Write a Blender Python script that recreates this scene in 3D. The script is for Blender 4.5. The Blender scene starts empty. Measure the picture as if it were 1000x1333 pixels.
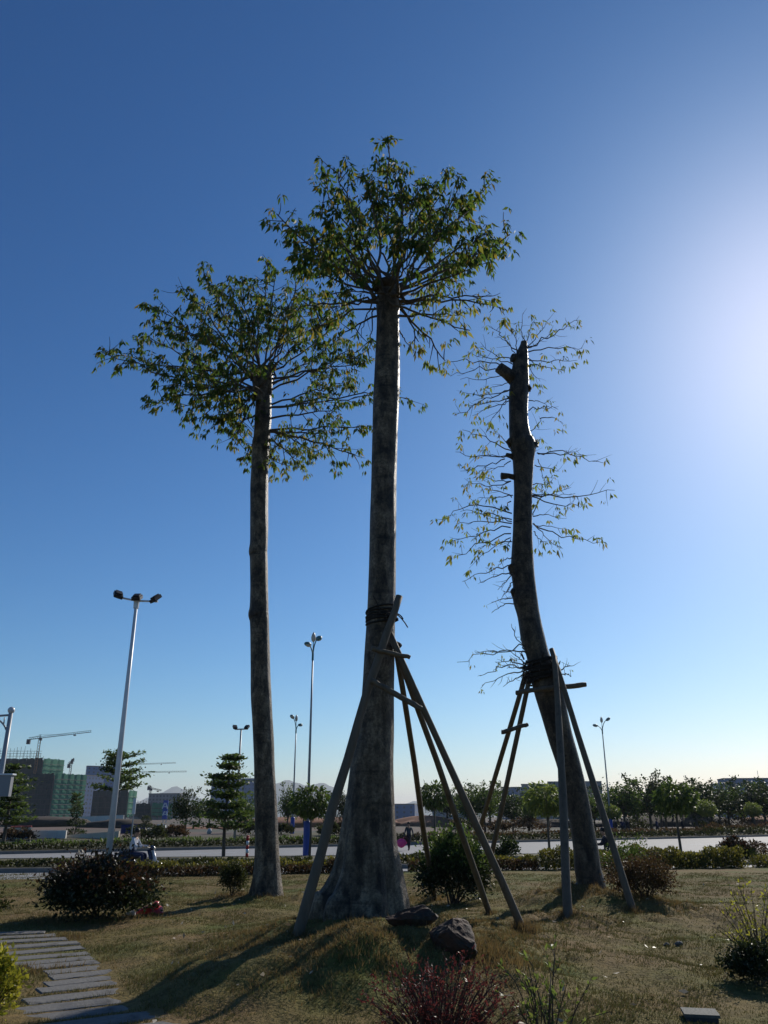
import bpy, bmesh, math, random
import numpy as np
from mathutils import Vector, Matrix, Euler

R = math.radians
scene = bpy.context.scene
COL = scene.collection
rng = np.random.default_rng(7)
random.seed(7)

# ------------------------------------------------------------------ camera
W0, H0, F = 1000.0, 1333.0, 1048.0          # photograph size and focal length in pixels
TH = math.atan(396.5 / F)                    # upward pitch (verticals converge upward)
CAM = np.array([0.0, 0.0, 1.7])
cd = bpy.data.cameras.new('camera')
cam = bpy.data.objects.new('camera', cd); COL.objects.link(cam)
cam.location = CAM; cam.rotation_euler = (R(90) + TH, 0, 0)
cd.sensor_fit = 'HORIZONTAL'; cd.sensor_width = 36.0; cd.lens = 36.0 * F / W0
cd.clip_start = 0.05; cd.clip_end = 40000
scene.camera = cam

# ------------------------------------------------------------------ light
AZ, EL = R(32.0), R(31.0)                    # sun just outside the right edge of the frame
w = bpy.data.worlds.new('World'); scene.world = w; w.use_nodes = True
nt = w.node_tree
bg = nt.nodes['Background']
sky = nt.nodes.new('ShaderNodeTexSky'); sky.sky_type = 'NISHITA'; sky.sun_disc = False
sky.sun_elevation = EL; sky.sun_rotation = AZ
sky.altitude = 0; sky.air_density = 1.0; sky.dust_density = 0.42; sky.ozone_density = 6.0
sep = nt.nodes.new('ShaderNodeSeparateColor'); comb = nt.nodes.new('ShaderNodeCombineColor')   # one colour response for the whole sky
nt.links.new(sky.outputs[0], sep.inputs[0])
for i, (gm, k) in enumerate(((1.60, 8.8), (1.33, 5.4), (1.18, 4.2))):
    m1 = nt.nodes.new('ShaderNodeMath'); m1.operation = 'MULTIPLY'; m1.inputs[1].default_value = .03
    m2 = nt.nodes.new('ShaderNodeMath'); m2.operation = 'POWER'; m2.inputs[1].default_value = gm
    m3 = nt.nodes.new('ShaderNodeMath'); m3.operation = 'MULTIPLY'; m3.inputs[1].default_value = k * 10
    nt.links.new(sep.outputs[i], m1.inputs[0]); nt.links.new(m1.outputs[0], m2.inputs[0]); nt.links.new(m2.outputs[0], m3.inputs[0]); nt.links.new(m3.outputs[0], comb.inputs[i])
nt.links.new(comb.outputs[0], bg.inputs[0]); bg.inputs[1].default_value = 0.1
sd = bpy.data.lights.new('sun', 'SUN'); sd.energy = 4.5; sd.angle = R(0.53); sd.color = (1, 0.93, 0.83)
sun = bpy.data.objects.new('sun', sd); COL.objects.link(sun)
SUN = Vector((math.sin(AZ) * math.cos(EL), math.cos(AZ) * math.cos(EL), math.sin(EL)))
sun.rotation_euler = SUN.to_track_quat('Z', 'Y').to_euler(); sun.location = (0, 0, 60)
vs = scene.view_settings
vs.view_transform = 'Standard'; vs.look = 'None'; vs.exposure = 0.0; vs.gamma = 1.0; vs.use_curve_mapping = False

# ------------------------------------------------------------------ pixel -> place
cT, sT = math.cos(TH), math.sin(TH)
def ray(px, py):
    x = (px - 500) / F; y = (666.5 - py) / F
    return np.array([x, cT - y * sT, sT + y * cT])
def at_Y(px, py, Y):
    d = ray(px, py); return CAM + d * (Y / d[1])
def at_z(px, py, z):
    d = ray(px, py); return CAM + d * ((z - CAM[2]) / d[2])
def pxm(py, Y):                               # metres for one photo pixel at distance Y
    return Y / ray(500, py)[1] / F

# ------------------------------------------------------------------ terrain height
_w = []
for lam, amp, n in ((6.0, .018, 5), (1.9, .016, 7), (.75, .011, 9), (.33, .007, 10)):
    for i in range(n):
        a = rng.uniform(0, 2 * math.pi); k = 2 * math.pi / (lam * rng.uniform(.75, 1.3))
        _w.append((k * math.cos(a), k * math.sin(a), rng.uniform(0, 6.28), amp * 1.5 / math.sqrt(n), lam))
def cl(x, a=-28., b=150.): return np.clip(x, a, b)
def Ll(x): return 29.4 + .18 * np.maximum(cl(x), 0) + .35 * np.minimum(cl(x), 0)          # lawn edge
def Ls0(x): return Ll(x) + .75                # service road near edge
def Ls1(x): return 37. + .18 * cl(x)          # service road far edge
def Lm0(x): return 46. + .2 * cl(x)           # main road near edge
def Lm1(x): return 66. + .69 * cl(x)          # main road far edge
ZR = -.35
MOUNDS = [(-.15, 11.9, .52, 1.9, 2.0), (4.1, 17.4, .36, 1.5, 1.6), (-2.5, 19.3, .12, 1.0, 1.0),
          (.5, 10.4, .17, 1.2, .9), (-.35, 9.45, .36, 1.45, .85), (2.7, 14.4, .16, 1.4, 1.2), (5.2, 15.6, .14, 1.2, 1.0)]
PATH_R = [(-5.3, 14.1), (-5.0, 13.75), (-4.7, 13.4), (-4.38, 13.0), (-4.16, 12.57), (-3.92, 12.09), (-3.74, 11.72), (-3.55, 11.34), (-3.32, 11.02), (-3.14, 10.67), (-3.0, 10.35), (-2.86, 10.02), (-2.67, 9.57), (-2.49, 9.19), (-2.31, 8.87), (-2.02, 8.54), (-1.72, 8.23)]
def lawn(x, y):
    x = np.asarray(x, float); y = np.asarray(y, float)
    z = np.zeros_like(x + y)
    m = np.zeros_like(z)
    for cx, cy, h, sx, sy in MOUNDS:
        g = np.exp(-(((x - cx) / sx) ** 2 + ((y - cy) / sy) ** 2) * .9)
        z = z + h * g; m = np.maximum(m, g)
    z2 = np.zeros_like(z)
    for kx, ky, p, a, lam in _w:
        z2 = z2 + a * np.sin(kx * x + ky * y + p) * (1.0 if lam > 1.5 else (.45 + 2.3 * m))
    pc = np.interp(y, [p[1] for p in PATH_R][::-1], [p[0] for p in PATH_R][::-1]) - .5; path = np.exp(-np.clip((x - pc) / .85, -6, 6) ** 4) * np.clip((16 - y) / 1.5, 0, 1)
    fade = np.clip((Ll(x) - 1.2 - y) / 4, 0, 1)
    return z * (1 - .8 * path) + z2 * (1 - .92 * path) * fade
def hgt(x, y): return float(lawn(x, y))
def on_ground(px, py):
    d = ray(px, py); t = 4.0
    while t < 60:
        p = CAM + d * t
        if p[2] < hgt(p[0], p[1]): return np.array([p[0], p[1], hgt(p[0], p[1])])
        t += .03
    return at_z(px, py, 0)

# ------------------------------------------------------------------ materials
def _nodes(name):
    m = bpy.data.materials.new(name); m.use_nodes = True
    t = m.node_tree; return m, t, t.nodes, t.links, t.nodes['Principled BSDF']
def ramp(N, cols, interp='LINEAR'):
    r = N.new('ShaderNodeValToRGB'); r.color_ramp.interpolation = interp
    e = r.color_ramp.elements
    while len(e) < len(cols): e.new(.5)
    for i, (p, c) in enumerate(cols):
        e[i].position = p; e[i].color = (*c, 1)
    return r
def mat(name, cols, scale=4., rough=.85, bump=0., bscale=None, metal=0., stretch=(1, 1, 1), detail=8., spec=.3, island=False):
    m, t, N, L, b = _nodes(name)
    if not isinstance(cols[0], (tuple, list)): cols = [cols, tuple(c * .8 for c in cols)]
    tc = N.new('ShaderNodeTexCoord'); mp = N.new('ShaderNodeMapping'); mp.inputs['Scale'].default_value = stretch
    L.new(tc.outputs['Object'], mp.inputs[0])
    n = N.new('ShaderNodeTexNoise'); n.inputs['Scale'].default_value = scale; n.inputs['Detail'].default_value = detail
    n.inputs['Roughness'].default_value = .65
    L.new(mp.outputs[0], n.inputs[0])
    k = len(cols)
    r = ramp(N, [(.3 + .42 * i / max(1, k - 1), c) for i, c in enumerate(cols)])
    L.new(n.outputs[0], r.inputs[0]); L.new(r.outputs[0], b.inputs['Base Color'])
    b.inputs['Roughness'].default_value = rough; b.inputs['Metallic'].default_value = metal
    b.inputs['Specular IOR Level'].default_value = spec
    if bump:
        n2 = N.new('ShaderNodeTexNoise'); n2.inputs['Scale'].default_value = bscale or scale * 3; n2.inputs['Detail'].default_value = 6
        L.new(mp.outputs[0], n2.inputs[0])
        bp = N.new('ShaderNodeBump'); bp.inputs['Strength'].default_value = bump; bp.inputs['Distance'].default_value = .03
        L.new(n2.outputs[0], bp.inputs['Height']); L.new(bp.outputs[0], b.inputs['Normal'])
    return m
def leafmat(name, cols, trans, tf=.35, rough=.45, spec=.14):
    m, t, N, L, b = _nodes(name)
    g = N.new('ShaderNodeNewGeometry')
    k = len(cols)
    r = ramp(N, [(i / max(1, k - 1), c) for i, c in enumerate(cols)]); L.new(g.outputs['Random Per Island'], r.inputs[0])
    L.new(r.outputs[0], b.inputs['Base Color']); b.inputs['Roughness'].default_value = rough
    b.inputs['Specular IOR Level'].default_value = spec
    tr = N.new('ShaderNodeBsdfTranslucent')
    r2 = ramp(N, [(i / max(1, len(trans) - 1), c) for i, c in enumerate(trans)]); L.new(g.outputs['Random Per Island'], r2.inputs[0])
    L.new(r2.outputs[0], tr.inputs[0])
    mx = N.new('ShaderNodeMixShader'); mx.inputs[0].default_value = tf
    L.new(b.outputs[0], mx.inputs[1]); L.new(tr.outputs[0], mx.inputs[2])
    L.new(mx.outputs[0], N['Material Output'].inputs['Surface'])
    return m
def barkmat(name, cols, ring=6., spots=True):
    m, t, N, L, b = _nodes(name)
    tc = N.new('ShaderNodeTexCoord')
    mp = N.new('ShaderNodeMapping'); mp.inputs['Scale'].default_value = (1, 1, .45); L.new(tc.outputs['Object'], mp.inputs[0])
    n1 = N.new('ShaderNodeTexNoise'); n1.inputs['Scale'].default_value = 6.5; n1.inputs['Detail'].default_value = 9; n1.inputs['Roughness'].default_value = .7
    L.new(mp.outputs[0], n1.inputs[0])
    r1 = ramp(N, [(.38, cols[0]), (.5, cols[1]), (.62, cols[2])]); L.new(n1.outputs[0], r1.inputs[0])
    mp2 = N.new('ShaderNodeMapping'); mp2.inputs['Scale'].default_value = (1.5, 1.5, .8); L.new(tc.outputs['Object'], mp2.inputs[0])
    n2 = N.new('ShaderNodeTexNoise'); n2.inputs['Scale'].default_value = 4.2; n2.inputs['Detail'].default_value = 9; n2.inputs['Roughness'].default_value = .62; L.new(mp2.outputs[0], n2.inputs[0])
    r2 = ramp(N, [(.4, (.16, .14, .12)), (.45, (.75, .73, .69)), (.56, (1.15, 1.12, 1.05))]); L.new(n2.outputs[0], r2.inputs[0])
    mx = N.new('ShaderNodeMix'); mx.data_type = 'RGBA'; mx.blend_type = 'MULTIPLY'; mx.inputs[0].default_value = .75
    L.new(r1.outputs[0], mx.inputs['A']); L.new(r2.outputs[0], mx.inputs['B'])
    v = N.new('ShaderNodeTexNoise'); v.inputs['Scale'].default_value = 26; v.inputs['Detail'].default_value = 8; v.inputs['Roughness'].default_value = .75; L.new(tc.outputs['Object'], v.inputs[0])
    r3 = ramp(N, [(.38, (.4, .38, .35)), (.5, (.95, .93, .9)), (.64, (1.5, 1.46, 1.38))]); L.new(v.outputs[0], r3.inputs[0])
    mx2 = N.new('ShaderNodeMix'); mx2.data_type = 'RGBA'; mx2.blend_type = 'MULTIPLY'; mx2.inputs[0].default_value = .9
    L.new(mx.outputs['Result'], mx2.inputs['A']); L.new(r3.outputs[0], mx2.inputs['B'])
    mp3 = N.new('ShaderNodeMapping'); mp3.inputs['Scale'].default_value = (.9, .9, 9.); L.new(tc.outputs['Object'], mp3.inputs[0])
    n4 = N.new('ShaderNodeTexNoise'); n4.inputs['Scale'].default_value = 1.1; n4.inputs['Detail'].default_value = 6; n4.inputs['Roughness'].default_value = .6; L.new(mp3.outputs[0], n4.inputs[0])
    r4 = ramp(N, [(.33, (.35, .32, .3)), (.43, (1, 1, 1)), (.62, (1, 1, 1)), (.7, (1.3, 1.27, 1.2))]); L.new(n4.outputs[0], r4.inputs[0])
    mx3 = N.new('ShaderNodeMix'); mx3.data_type = 'RGBA'; mx3.blend_type = 'MULTIPLY'; mx3.inputs[0].default_value = .8
    L.new(mx2.outputs['Result'], mx3.inputs['A']); L.new(r4.outputs[0], mx3.inputs['B'])
    L.new(mx3.outputs['Result'], b.inputs['Base Color'])
    b.inputs['Roughness'].default_value = .5; b.inputs['Specular IOR Level'].default_value = .32
    ad = N.new('ShaderNodeMath'); ad.operation = 'ADD'; L.new(n1.outputs[0], ad.inputs[0])
    ml = N.new('ShaderNodeMath'); ml.operation = 'MULTIPLY'; ml.inputs[1].default_value = .35; L.new(v.outputs[0], ml.inputs[0]); L.new(ml.outputs[0], ad.inputs[1])
    bp = N.new('ShaderNodeBump'); bp.inputs['Strength'].default_value = 1.0; bp.inputs['Distance'].default_value = .05
    L.new(ad.outputs[0], bp.inputs['Height']); L.new(bp.outputs[0], b.inputs['Normal'])
    return m

M = {}
M['bark'] = barkmat('kapok_bark', ((.05, .037, .025), (.115, .09, .063), (.21, .17, .125)))
M['bark_dark'] = barkmat('weathered_bark', ((.03, .022, .015), (.068, .053, .038), (.115, .093, .068)))
M['limb'] = mat('limb_bark', ((.05, .042, .033), (.12, .1, .08)), 6, .8, .3)
M['cut'] = mat('cut_wood', ((.08, .06, .045), (.03, .025, .02)), 9, .9, .4)
M['pole'] = mat('weathered_timber', ((.075, .06, .042), (.125, .1, .072), (.042, .033, .024)), 5, .7, .4, 22, stretch=(1, 1, .25))
M['rope'] = mat('tarry_rope', ((.015, .013, .012), (.03, .026, .022)), 14, .9, .4)
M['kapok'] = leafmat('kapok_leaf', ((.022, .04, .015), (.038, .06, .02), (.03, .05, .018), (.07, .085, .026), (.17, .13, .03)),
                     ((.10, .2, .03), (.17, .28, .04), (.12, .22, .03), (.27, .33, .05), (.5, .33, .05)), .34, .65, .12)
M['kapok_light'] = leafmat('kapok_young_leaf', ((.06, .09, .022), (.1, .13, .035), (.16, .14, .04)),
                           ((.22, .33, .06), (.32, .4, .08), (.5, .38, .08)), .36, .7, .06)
M['far_leaf'] = leafmat('verge_tree_leaf', ((.025, .045, .018), (.045, .07, .024), (.07, .1, .03)),
                        ((.07, .12, .025), (.13, .2, .035), (.2, .28, .05)), .3, .5)
M['far_leaf_dark'] = leafmat('dark_tree_leaf', ((.017, .03, .013), (.032, .048, .018)), ((.04, .07, .018), (.08, .11, .025)), .25, .55)
M['far_leaf_pale'] = leafmat('pale_tree_leaf', ((.06, .085, .03), (.1, .13, .04)), ((.2, .28, .05), (.3, .36, .07)), .35, .5)
M['bush_dark'] = leafmat('dark_bush_leaf', ((.012, .022, .01), (.022, .034, .014), (.04, .045, .02)), ((.03, .045, .012), (.06, .075, .02)), .2, .5, .25)
M['bush_red'] = leafmat('reddish_bush_leaf', ((.014, .02, .01), (.022, .024, .012), (.038, .024, .015)), ((.04, .05, .014), (.14, .05, .025)), .18, .5, .25)
M['hedge'] = leafmat('hedge_leaf', ((.035, .04, .016), (.06, .07, .022), (.1, .085, .03), (.2, .17, .03)), ((.09, .1, .02), (.18, .18, .03), (.38, .32, .04)), .3, .5)
M['hedge_dark'] = leafmat('dark_hedge_leaf', ((.02, .028, .012), (.035, .042, .016), (.05, .048, .022)), ((.05, .065, .015), (.09, .1, .02)), .25, .55)
M['hedge_brown'] = leafmat('brown_hedge_leaf', ((.05, .032, .02), (.075, .05, .028), (.05, .05, .02)), ((.12, .06, .03), (.14, .1, .035)), .25, .6)
M['yellow_leaf'] = leafmat('yellow_green_leaf', ((.1, .12, .02), (.22, .22, .03), (.34, .3, .04)), ((.4, .42, .04), (.62, .55, .06)), .4, .45)
M['crimson'] = leafmat('crimson_twig_leaf', ((.05, .014, .014), (.085, .02, .02), (.045, .03, .02)), ((.16, .03, .03), (.26, .07, .06)), .3, .45)
M['stem'] = mat('shrub_stem', ((.05, .035, .026), (.1, .075, .055)), 12, .8)
M['redstem'] = mat('red_shrub_stem', ((.055, .025, .022), (.1, .06, .045)), 12, .8)
M['blade'] = leafmat('lawn_blade', ((.125, .1, .04), (.175, .135, .055), (.085, .095, .025), (.22, .175, .08), (.11, .105, .028)),
                     ((.12, .10, .035), (.17, .135, .05), (.1, .13, .025), (.2, .16, .07)), .22, .8, .15)
M['dryblade'] = leafmat('dry_blade', ((.12, .08, .04), (.17, .12, .06), (.08, .07, .03)), ((.22, .14, .05), (.28, .2, .08)), .3, .8, .15)
M['rock'] = mat('red_brown_rock', ((.018, .013, .01), (.065, .03, .018), (.03, .024, .018), (.085, .066, .048)), 4.5, .8, .9, 12)
M['slab'] = mat('stone_slab', ((.12, .118, .11), (.165, .16, .15), (.085, .083, .078)), 5, .9, .35, 30, spec=.12)
M['asphalt'] = mat('pale_concrete_road', ((.2, .2, .195), (.25, .248, .24), (.17, .17, .165)), 1.1, .75, .1, 40)
M['kerb'] = mat('kerb_stone', ((.2, .195, .185), (.13, .125, .12)), 3, .85, .2)
M['white_paint'] = mat('white_painted_steel', ((.62, .65, .68), (.5, .53, .56)), 3, .4, 0, spec=.5)
M['steel'] = mat('galvanised_steel', ((.32, .34, .36), (.24, .26, .28)), 5, .42, 0, spec=.5)
M['teal'] = mat('teal_painted_steel', ((.04, .16, .18), (.03, .11, .13)), 5, .45, 0, spec=.5)
M['blue'] = mat('blue_paint', ((.015, .06, .36), (.012, .045, .27)), 5, .5, 0, spec=.5)
M['black'] = mat('black_housing', ((.012, .012, .014), (.022, .022, .024)), 6, .5)
M['glass'] = mat('lamp_glass', ((.42, .38, .3), (.5, .46, .38)), 6, .15, spec=.6)
M['bud'] = mat('frosted_lamp', ((.6, .52, .42), (.5, .44, .36)), 6, .35)
M['lens'] = mat('floodlight_lens', ((.06, .06, .05), (.1, .1, .09)), 8, .12, spec=.8)
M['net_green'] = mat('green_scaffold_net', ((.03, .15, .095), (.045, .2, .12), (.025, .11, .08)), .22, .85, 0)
M['net_shaded'] = mat('scaffold_net_in_shade', ((.014, .036, .038), (.01, .026, .03)), .2, .85, 0)  # same net, with the shade of the left-hand faces put into the colour
M['conc'] = mat('raw_concrete', ((.26, .25, .24), (.18, .175, .17)), .3, .9, 0)
M['bluewall'] = mat('blue_grey_cladding', ((.16, .22, .34), (.13, .18, .29)), .2, .8, 0)
M['palewall'] = mat('pale_render', ((.5, .5, .5), (.42, .42, .42)), .2, .85, 0)
M['greywall'] = mat('grey_render', ((.25, .26, .28), (.2, .21, .22)), .2, .85, 0)
M['pane'] = mat('dark_window', ((.07, .08, .1), (.1, .11, .13)), .5, .3, 0, spec=.6)
M['crane'] = mat('crane_steel', ((.03, .035, .05), (.025, .028, .04)), 1, .6, 0)
M['crane_warm'] = mat('crane_mast_paint', ((.3, .14, .05), (.22, .1, .045)), 1, .6, 0)
M['hoard'] = mat('whitewashed_wall', ((.62, .61, .56), (.5, .48, .43)), .9, .85, 0)
M['cream'] = mat('cream_wall', ((.55, .5, .4), (.45, .4, .32)), .9, .85, 0)
M['printblue'] = mat('blue_print', ((.15, .28, .5), (.3, .42, .6)), 3, .7, 0)
M['printred'] = mat('red_trim', ((.4, .08, .06), (.3, .06, .05)), 3, .7, 0)
M['tarpblue'] = mat('dark_blue_sheet', ((.02, .03, .13), (.015, .022, .09)), 2, .7, 0)
M['earth'] = mat('red_earth', ((.2, .085, .045), (.26, .13, .075), (.12, .06, .04)), .5, .95, .6, 2)
M['soil'] = mat('dark_soil', ((.045, .036, .028), (.08, .062, .045)), 1.2, .95, .5)
M['sack'] = mat('white_sack', ((.6, .6, .58), (.42, .42, .4)), 3, .8, .4)
M['redbag'] = mat('red_plastic_bag', ((.62, .02, .015), (.45, .012, .012)), 4, .3, .5, 9, spec=.6)
M['pinkbag'] = mat('pink_bag', ((.6, .05, .22), (.5, .04, .18)), 4, .4)
M['redpaint'] = mat('red_paint', ((.45, .02, .02), (.35, .02, .02)), 4, .5)
M['skin'] = mat('skin', ((.32, .19, .13), (.28, .165, .11)), 8, .6)
M['hair'] = mat('black_hair', ((.008, .007, .006), (.014, .012, .011)), 30, .5)
M['jacket'] = mat('pale_grey_jacket', ((.5, .52, .56), (.4, .42, .46)), 6, .85)
M['denim'] = mat('dark_blue_cloth', ((.02, .03, .08), (.015, .022, .055)), 9, .9)
M['darkcloth'] = mat('dark_cloth', ((.012, .013, .02), (.02, .02, .028)), 9, .9)
M['greencloth'] = mat('green_patterned_cloth', ((.02, .05, .03), (.03, .03, .09)), 8, .9)
M['rubber'] = mat('tyre_rubber', ((.012, .012, .012), (.02, .02, .02)), 9, .8)
M['silver'] = mat('silver_plastic', ((.5, .52, .54), (.4, .42, .44)), 5, .3, spec=.6)
M['scooter'] = mat('dark_blue_bodywork', ((.012, .018, .05), (.01, .014, .035)), 5, .25, spec=.6)
M['hill'] = mat('hill_scrub', ((.05, .07, .05), (.08, .09, .07)), .004, .95, 0)
M['drain'] = mat('grey_plastic_box', ((.075, .08, .075), (.11, .115, .105)), 7, .75, .3, 40, spec=.15)
M['drainside'] = mat('dark_plastic_box', ((.03, .034, .045), (.05, .05, .06)), 7, .6)
M['litter'] = leafmat('fallen_leaf', ((.3, .24, .15), (.45, .4, .3), (.2, .12, .05)), ((.3, .22, .1), (.4, .3, .18)), .15, .5, .5)

def lawnmat():
    m, t, N, L, b = _nodes('dry_lawn')
    tc = N.new('ShaderNodeTexCoord')
    a = N.new('ShaderNodeTexNoise'); a.inputs['Scale'].default_value = .55; a.inputs['Detail'].default_value = 6; L.new(tc.outputs['Object'], a.inputs[0])
    c = N.new('ShaderNodeTexNoise'); c.inputs['Scale'].default_value = 7; c.inputs['Detail'].default_value = 8; c.inputs['Roughness'].default_value = .7; L.new(tc.outputs['Object'], c.inputs[0])
    ra = ramp(N, [(.36, (.165, .115, .052)), (.5, (.145, .115, .042)), (.66, (.1, .115, .03))]); L.new(a.outputs[0], ra.inputs[0])
    rc = ramp(N, [(.32, (.38, .33, .28)), (.5, (1, 1, 1)), (.7, (1.35, 1.25, 1.1))]); L.new(c.outputs[0], rc.inputs[0])
    mx = N.new('ShaderNodeMix'); mx.data_type = 'RGBA'; mx.blend_type = 'MULTIPLY'; mx.inputs[0].default_value = .8
    L.new(ra.outputs[0], mx.inputs['A']); L.new(rc.outputs[0], mx.inputs['B']); L.new(mx.outputs['Result'], b.inputs['Base Color'])
    b.inputs['Roughness'].default_value = .95; b.inputs['Specular IOR Level'].default_value = .1
    d = N.new('ShaderNodeTexNoise'); d.inputs['Scale'].default_value = 30; d.inputs['Detail'].default_value = 5; L.new(tc.outputs['Object'], d.inputs[0])
    bp = N.new('ShaderNodeBump'); bp.inputs['Strength'].default_value = .9; bp.inputs['Distance'].default_value = .03
    L.new(d.outputs[0], bp.inputs['Height']); L.new(bp.outputs[0], b.inputs['Normal'])
    return m
def sitemat():
    m, t, N, L, b = _nodes('building_site_ground')
    tc = N.new('ShaderNodeTexCoord')
    a = N.new('ShaderNodeTexNoise'); a.inputs['Scale'].default_value = .03; a.inputs['Detail'].default_value = 7; L.new(tc.outputs['Object'], a.inputs[0])
    ra = ramp(N, [(.38, (.03, .034, .015)), (.48, (.045, .036, .02)), (.56, (.085, .042, .024)), (.66, (.11, .065, .042))]); L.new(a.outputs[0], ra.inputs[0])
    L.new(ra.outputs[0], b.inputs['Base Color']); b.inputs['Roughness'].default_value = .95
    return m
M['lawn'] = lawnmat(); M['site'] = sitemat()
M['verge'] = mat('verge_grass', ((.04, .045, .017), (.07, .06, .026), (.05, .055, .02)), .7, .95, .4, 3)

# ------------------------------------------------------------------ builders
def tag(o, label=None, cat=None, group=None, kind=None):
    if label: o['label'] = label
    if cat: o['category'] = cat
    if group: o['group'] = group
    if kind: o['kind'] = kind
    return o
def empty(name, loc, label=None, cat=None, group=None):
    o = bpy.data.objects.new(name, None); COL.objects.link(o); o.location = tuple(loc); o.empty_display_size = .2
    return tag(o, label, cat, group)
ORIG = {}
def origin_of(o):
    v = Vector((0, 0, 0))
    while o is not None:
        v += Vector(o.location); o = o.parent
    return np.array(v)
class MB:
    """collects shapes for one mesh (world coordinates)"""
    def __init__(s): s.v = []; s.f = []; s.n = 0; s.mi = []
    def add(s, v, f, mi=0):
        v = np.asarray(v, float).reshape(-1, 3); k = s.n
        s.v.append(v); s.n += len(v)
        s.f.extend([tuple(i + k for i in q) for q in f]); s.mi.extend([mi] * len(f)); return s
    def box(s, c, d, rz=0., rot=None, mi=0):
        x, y, z = [q / 2 for q in d]
        v = np.array([[a * x, b_ * y, e * z] for a in (-1, 1) for b_ in (-1, 1) for e in (-1, 1)])
        Mx = np.array((rot if rot is not None else Matrix.Rotation(rz, 3, 'Z')))
        v = v @ Mx.T + np.asarray(c)
        return s.add(v, [(0, 1, 3, 2), (4, 6, 7, 5), (0, 4, 5, 1), (2, 3, 7, 6), (0, 2, 6, 4), (1, 5, 7, 3)], mi)
    def tube(s, pts, rad, n=8, cap=True, shape=None, mi=0):
        pts = np.asarray(pts, float); m = len(pts)
        rad = np.broadcast_to(np.asarray(rad, float), (m,))
        T = np.gradient(pts, axis=0); T /= np.linalg.norm(T, axis=1)[:, None] + 1e-9
        u = np.array([1., 0, 0]) if abs(T[0][0]) < .9 else np.array([0, 1., 0])
        V = []
        ang = np.arange(n) / n * 2 * math.pi
        for i in range(m):
            u = u - T[i] * u.dot(T[i]); u /= np.linalg.norm(u) + 1e-9
            q = np.cross(T[i], u)
            rr = rad[i] * (shape(i, ang) if shape else 1.0)
            V.append(pts[i] + (np.cos(ang) * rr)[:, None] * u + (np.sin(ang) * rr)[:, None] * q)
        F_ = [(i * n + j, i * n + (j + 1) % n, (i + 1) * n + (j + 1) % n, (i + 1) * n + j) for i in range(m - 1) for j in range(n)]
        if cap: F_ += [tuple(range(n - 1, -1, -1)), tuple(range((m - 1) * n, m * n))]
        return s.add(np.concatenate(V), F_, mi)
    def bar(s, a, b_, r, n=6, mi=0): return s.tube([a, b_], [r, r] if np.isscalar(r) else r, n, mi=mi)
    def ico(s, c, d, sub=2, noise=0., seed=0, mi=0):
        bm = bmesh.new(); bmesh.ops.create_icosphere(bm, subdivisions=sub, radius=1)
        V = np.array([q.co[:] for q in bm.verts]); F_ = [tuple(q.index for q in f.verts) for f in bm.faces]; bm.free()
        if noise:
            r_ = np.random.default_rng(seed); n_ = np.zeros(len(V))
            for k in (1.5, 2.2, 3.5, 5., 7.5):
                for _ in range(3):
                    n_ += np.sin(V @ (r_.normal(size=3) * k) + r_.uniform(0, 6.28)) / k
            V = V * (1 + noise * n_)[:, None]
        return s.add(V * (np.asarray(d) / 2) + np.asarray(c), F_, mi)
    def build(s, name, m, parent=None, smooth=False, label=None, kind=None, loc=None):
        V = np.concatenate(s.v)
        if parent is not None: V = V - origin_of(parent)
        elif loc is not None: V = V - np.asarray(loc)
        me = bpy.data.meshes.new(name); me.from_pydata(V.tolist(), [], s.f)
        for q in (m if isinstance(m, (list, tuple)) else [m]): me.materials.append(M[q] if isinstance(q, str) else q)
        if max(s.mi, default=0): me.polygons.foreach_set('material_index', s.mi)
        if smooth: me.polygons.foreach_set('use_smooth', [True] * len(me.polygons))
        me.update()
        o = bpy.data.objects.new(name, me); COL.objects.link(o)
        if parent is not None: o.parent = parent
        elif loc is not None: o.location = tuple(loc)
        return tag(o, label, None, None, kind)
def quadmesh(name, V, k, m, parent=None, kind=None):
    """V: (n,k,3) separate k-gons, k = 3 or 4 (fast)"""
    n = len(V); V = V.reshape(-1, 3)
    if parent is not None: V = V - origin_of(parent)
    me = bpy.data.meshes.new(name)
    me.vertices.add(n * k); me.vertices.foreach_set('co', V.astype(np.float32).ravel())
    me.loops.add(n * k); me.loops.foreach_set('vertex_index', np.arange(n * k, dtype=np.int32))
    me.polygons.add(n); me.polygons.foreach_set('loop_start', np.arange(0, n * k, k, dtype=np.int32))
    me.polygons.foreach_set('loop_total', np.full(n, k, dtype=np.int32))
    me.update(calc_edges=True); me.materials.append(M[m])
    o = bpy.data.objects.new(name, me); COL.objects.link(o)
    if parent is not None: o.parent = parent
    if kind: o['kind'] = kind
    return o
def unit(a): return a / (np.linalg.norm(a, axis=-1, keepdims=True) + 1e-9)
def leafquads(B, D, L, Wd, g=rng):
    """leaf blades: base, two sides folded a little, tip"""
    n = len(B); D = unit(D)
    s = unit(np.cross(D, g.normal(size=(n, 3)))); u = np.cross(s, D)
    L = np.broadcast_to(L, (n,))[:, None]; Wd = np.broadcast_to(Wd, (n,))[:, None]
    mid = B + D * L * .45 + u * L * .06
    tip = B + D * L - u * L * .07
    return np.stack([B, mid + s * Wd / 2, tip, mid - s * Wd / 2], 1)
def copy_tree(o, parent=None):
    c = o.copy(); COL.objects.link(c); c.parent = parent
    for ch in o.children: copy_tree(ch, c)
    return c

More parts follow.
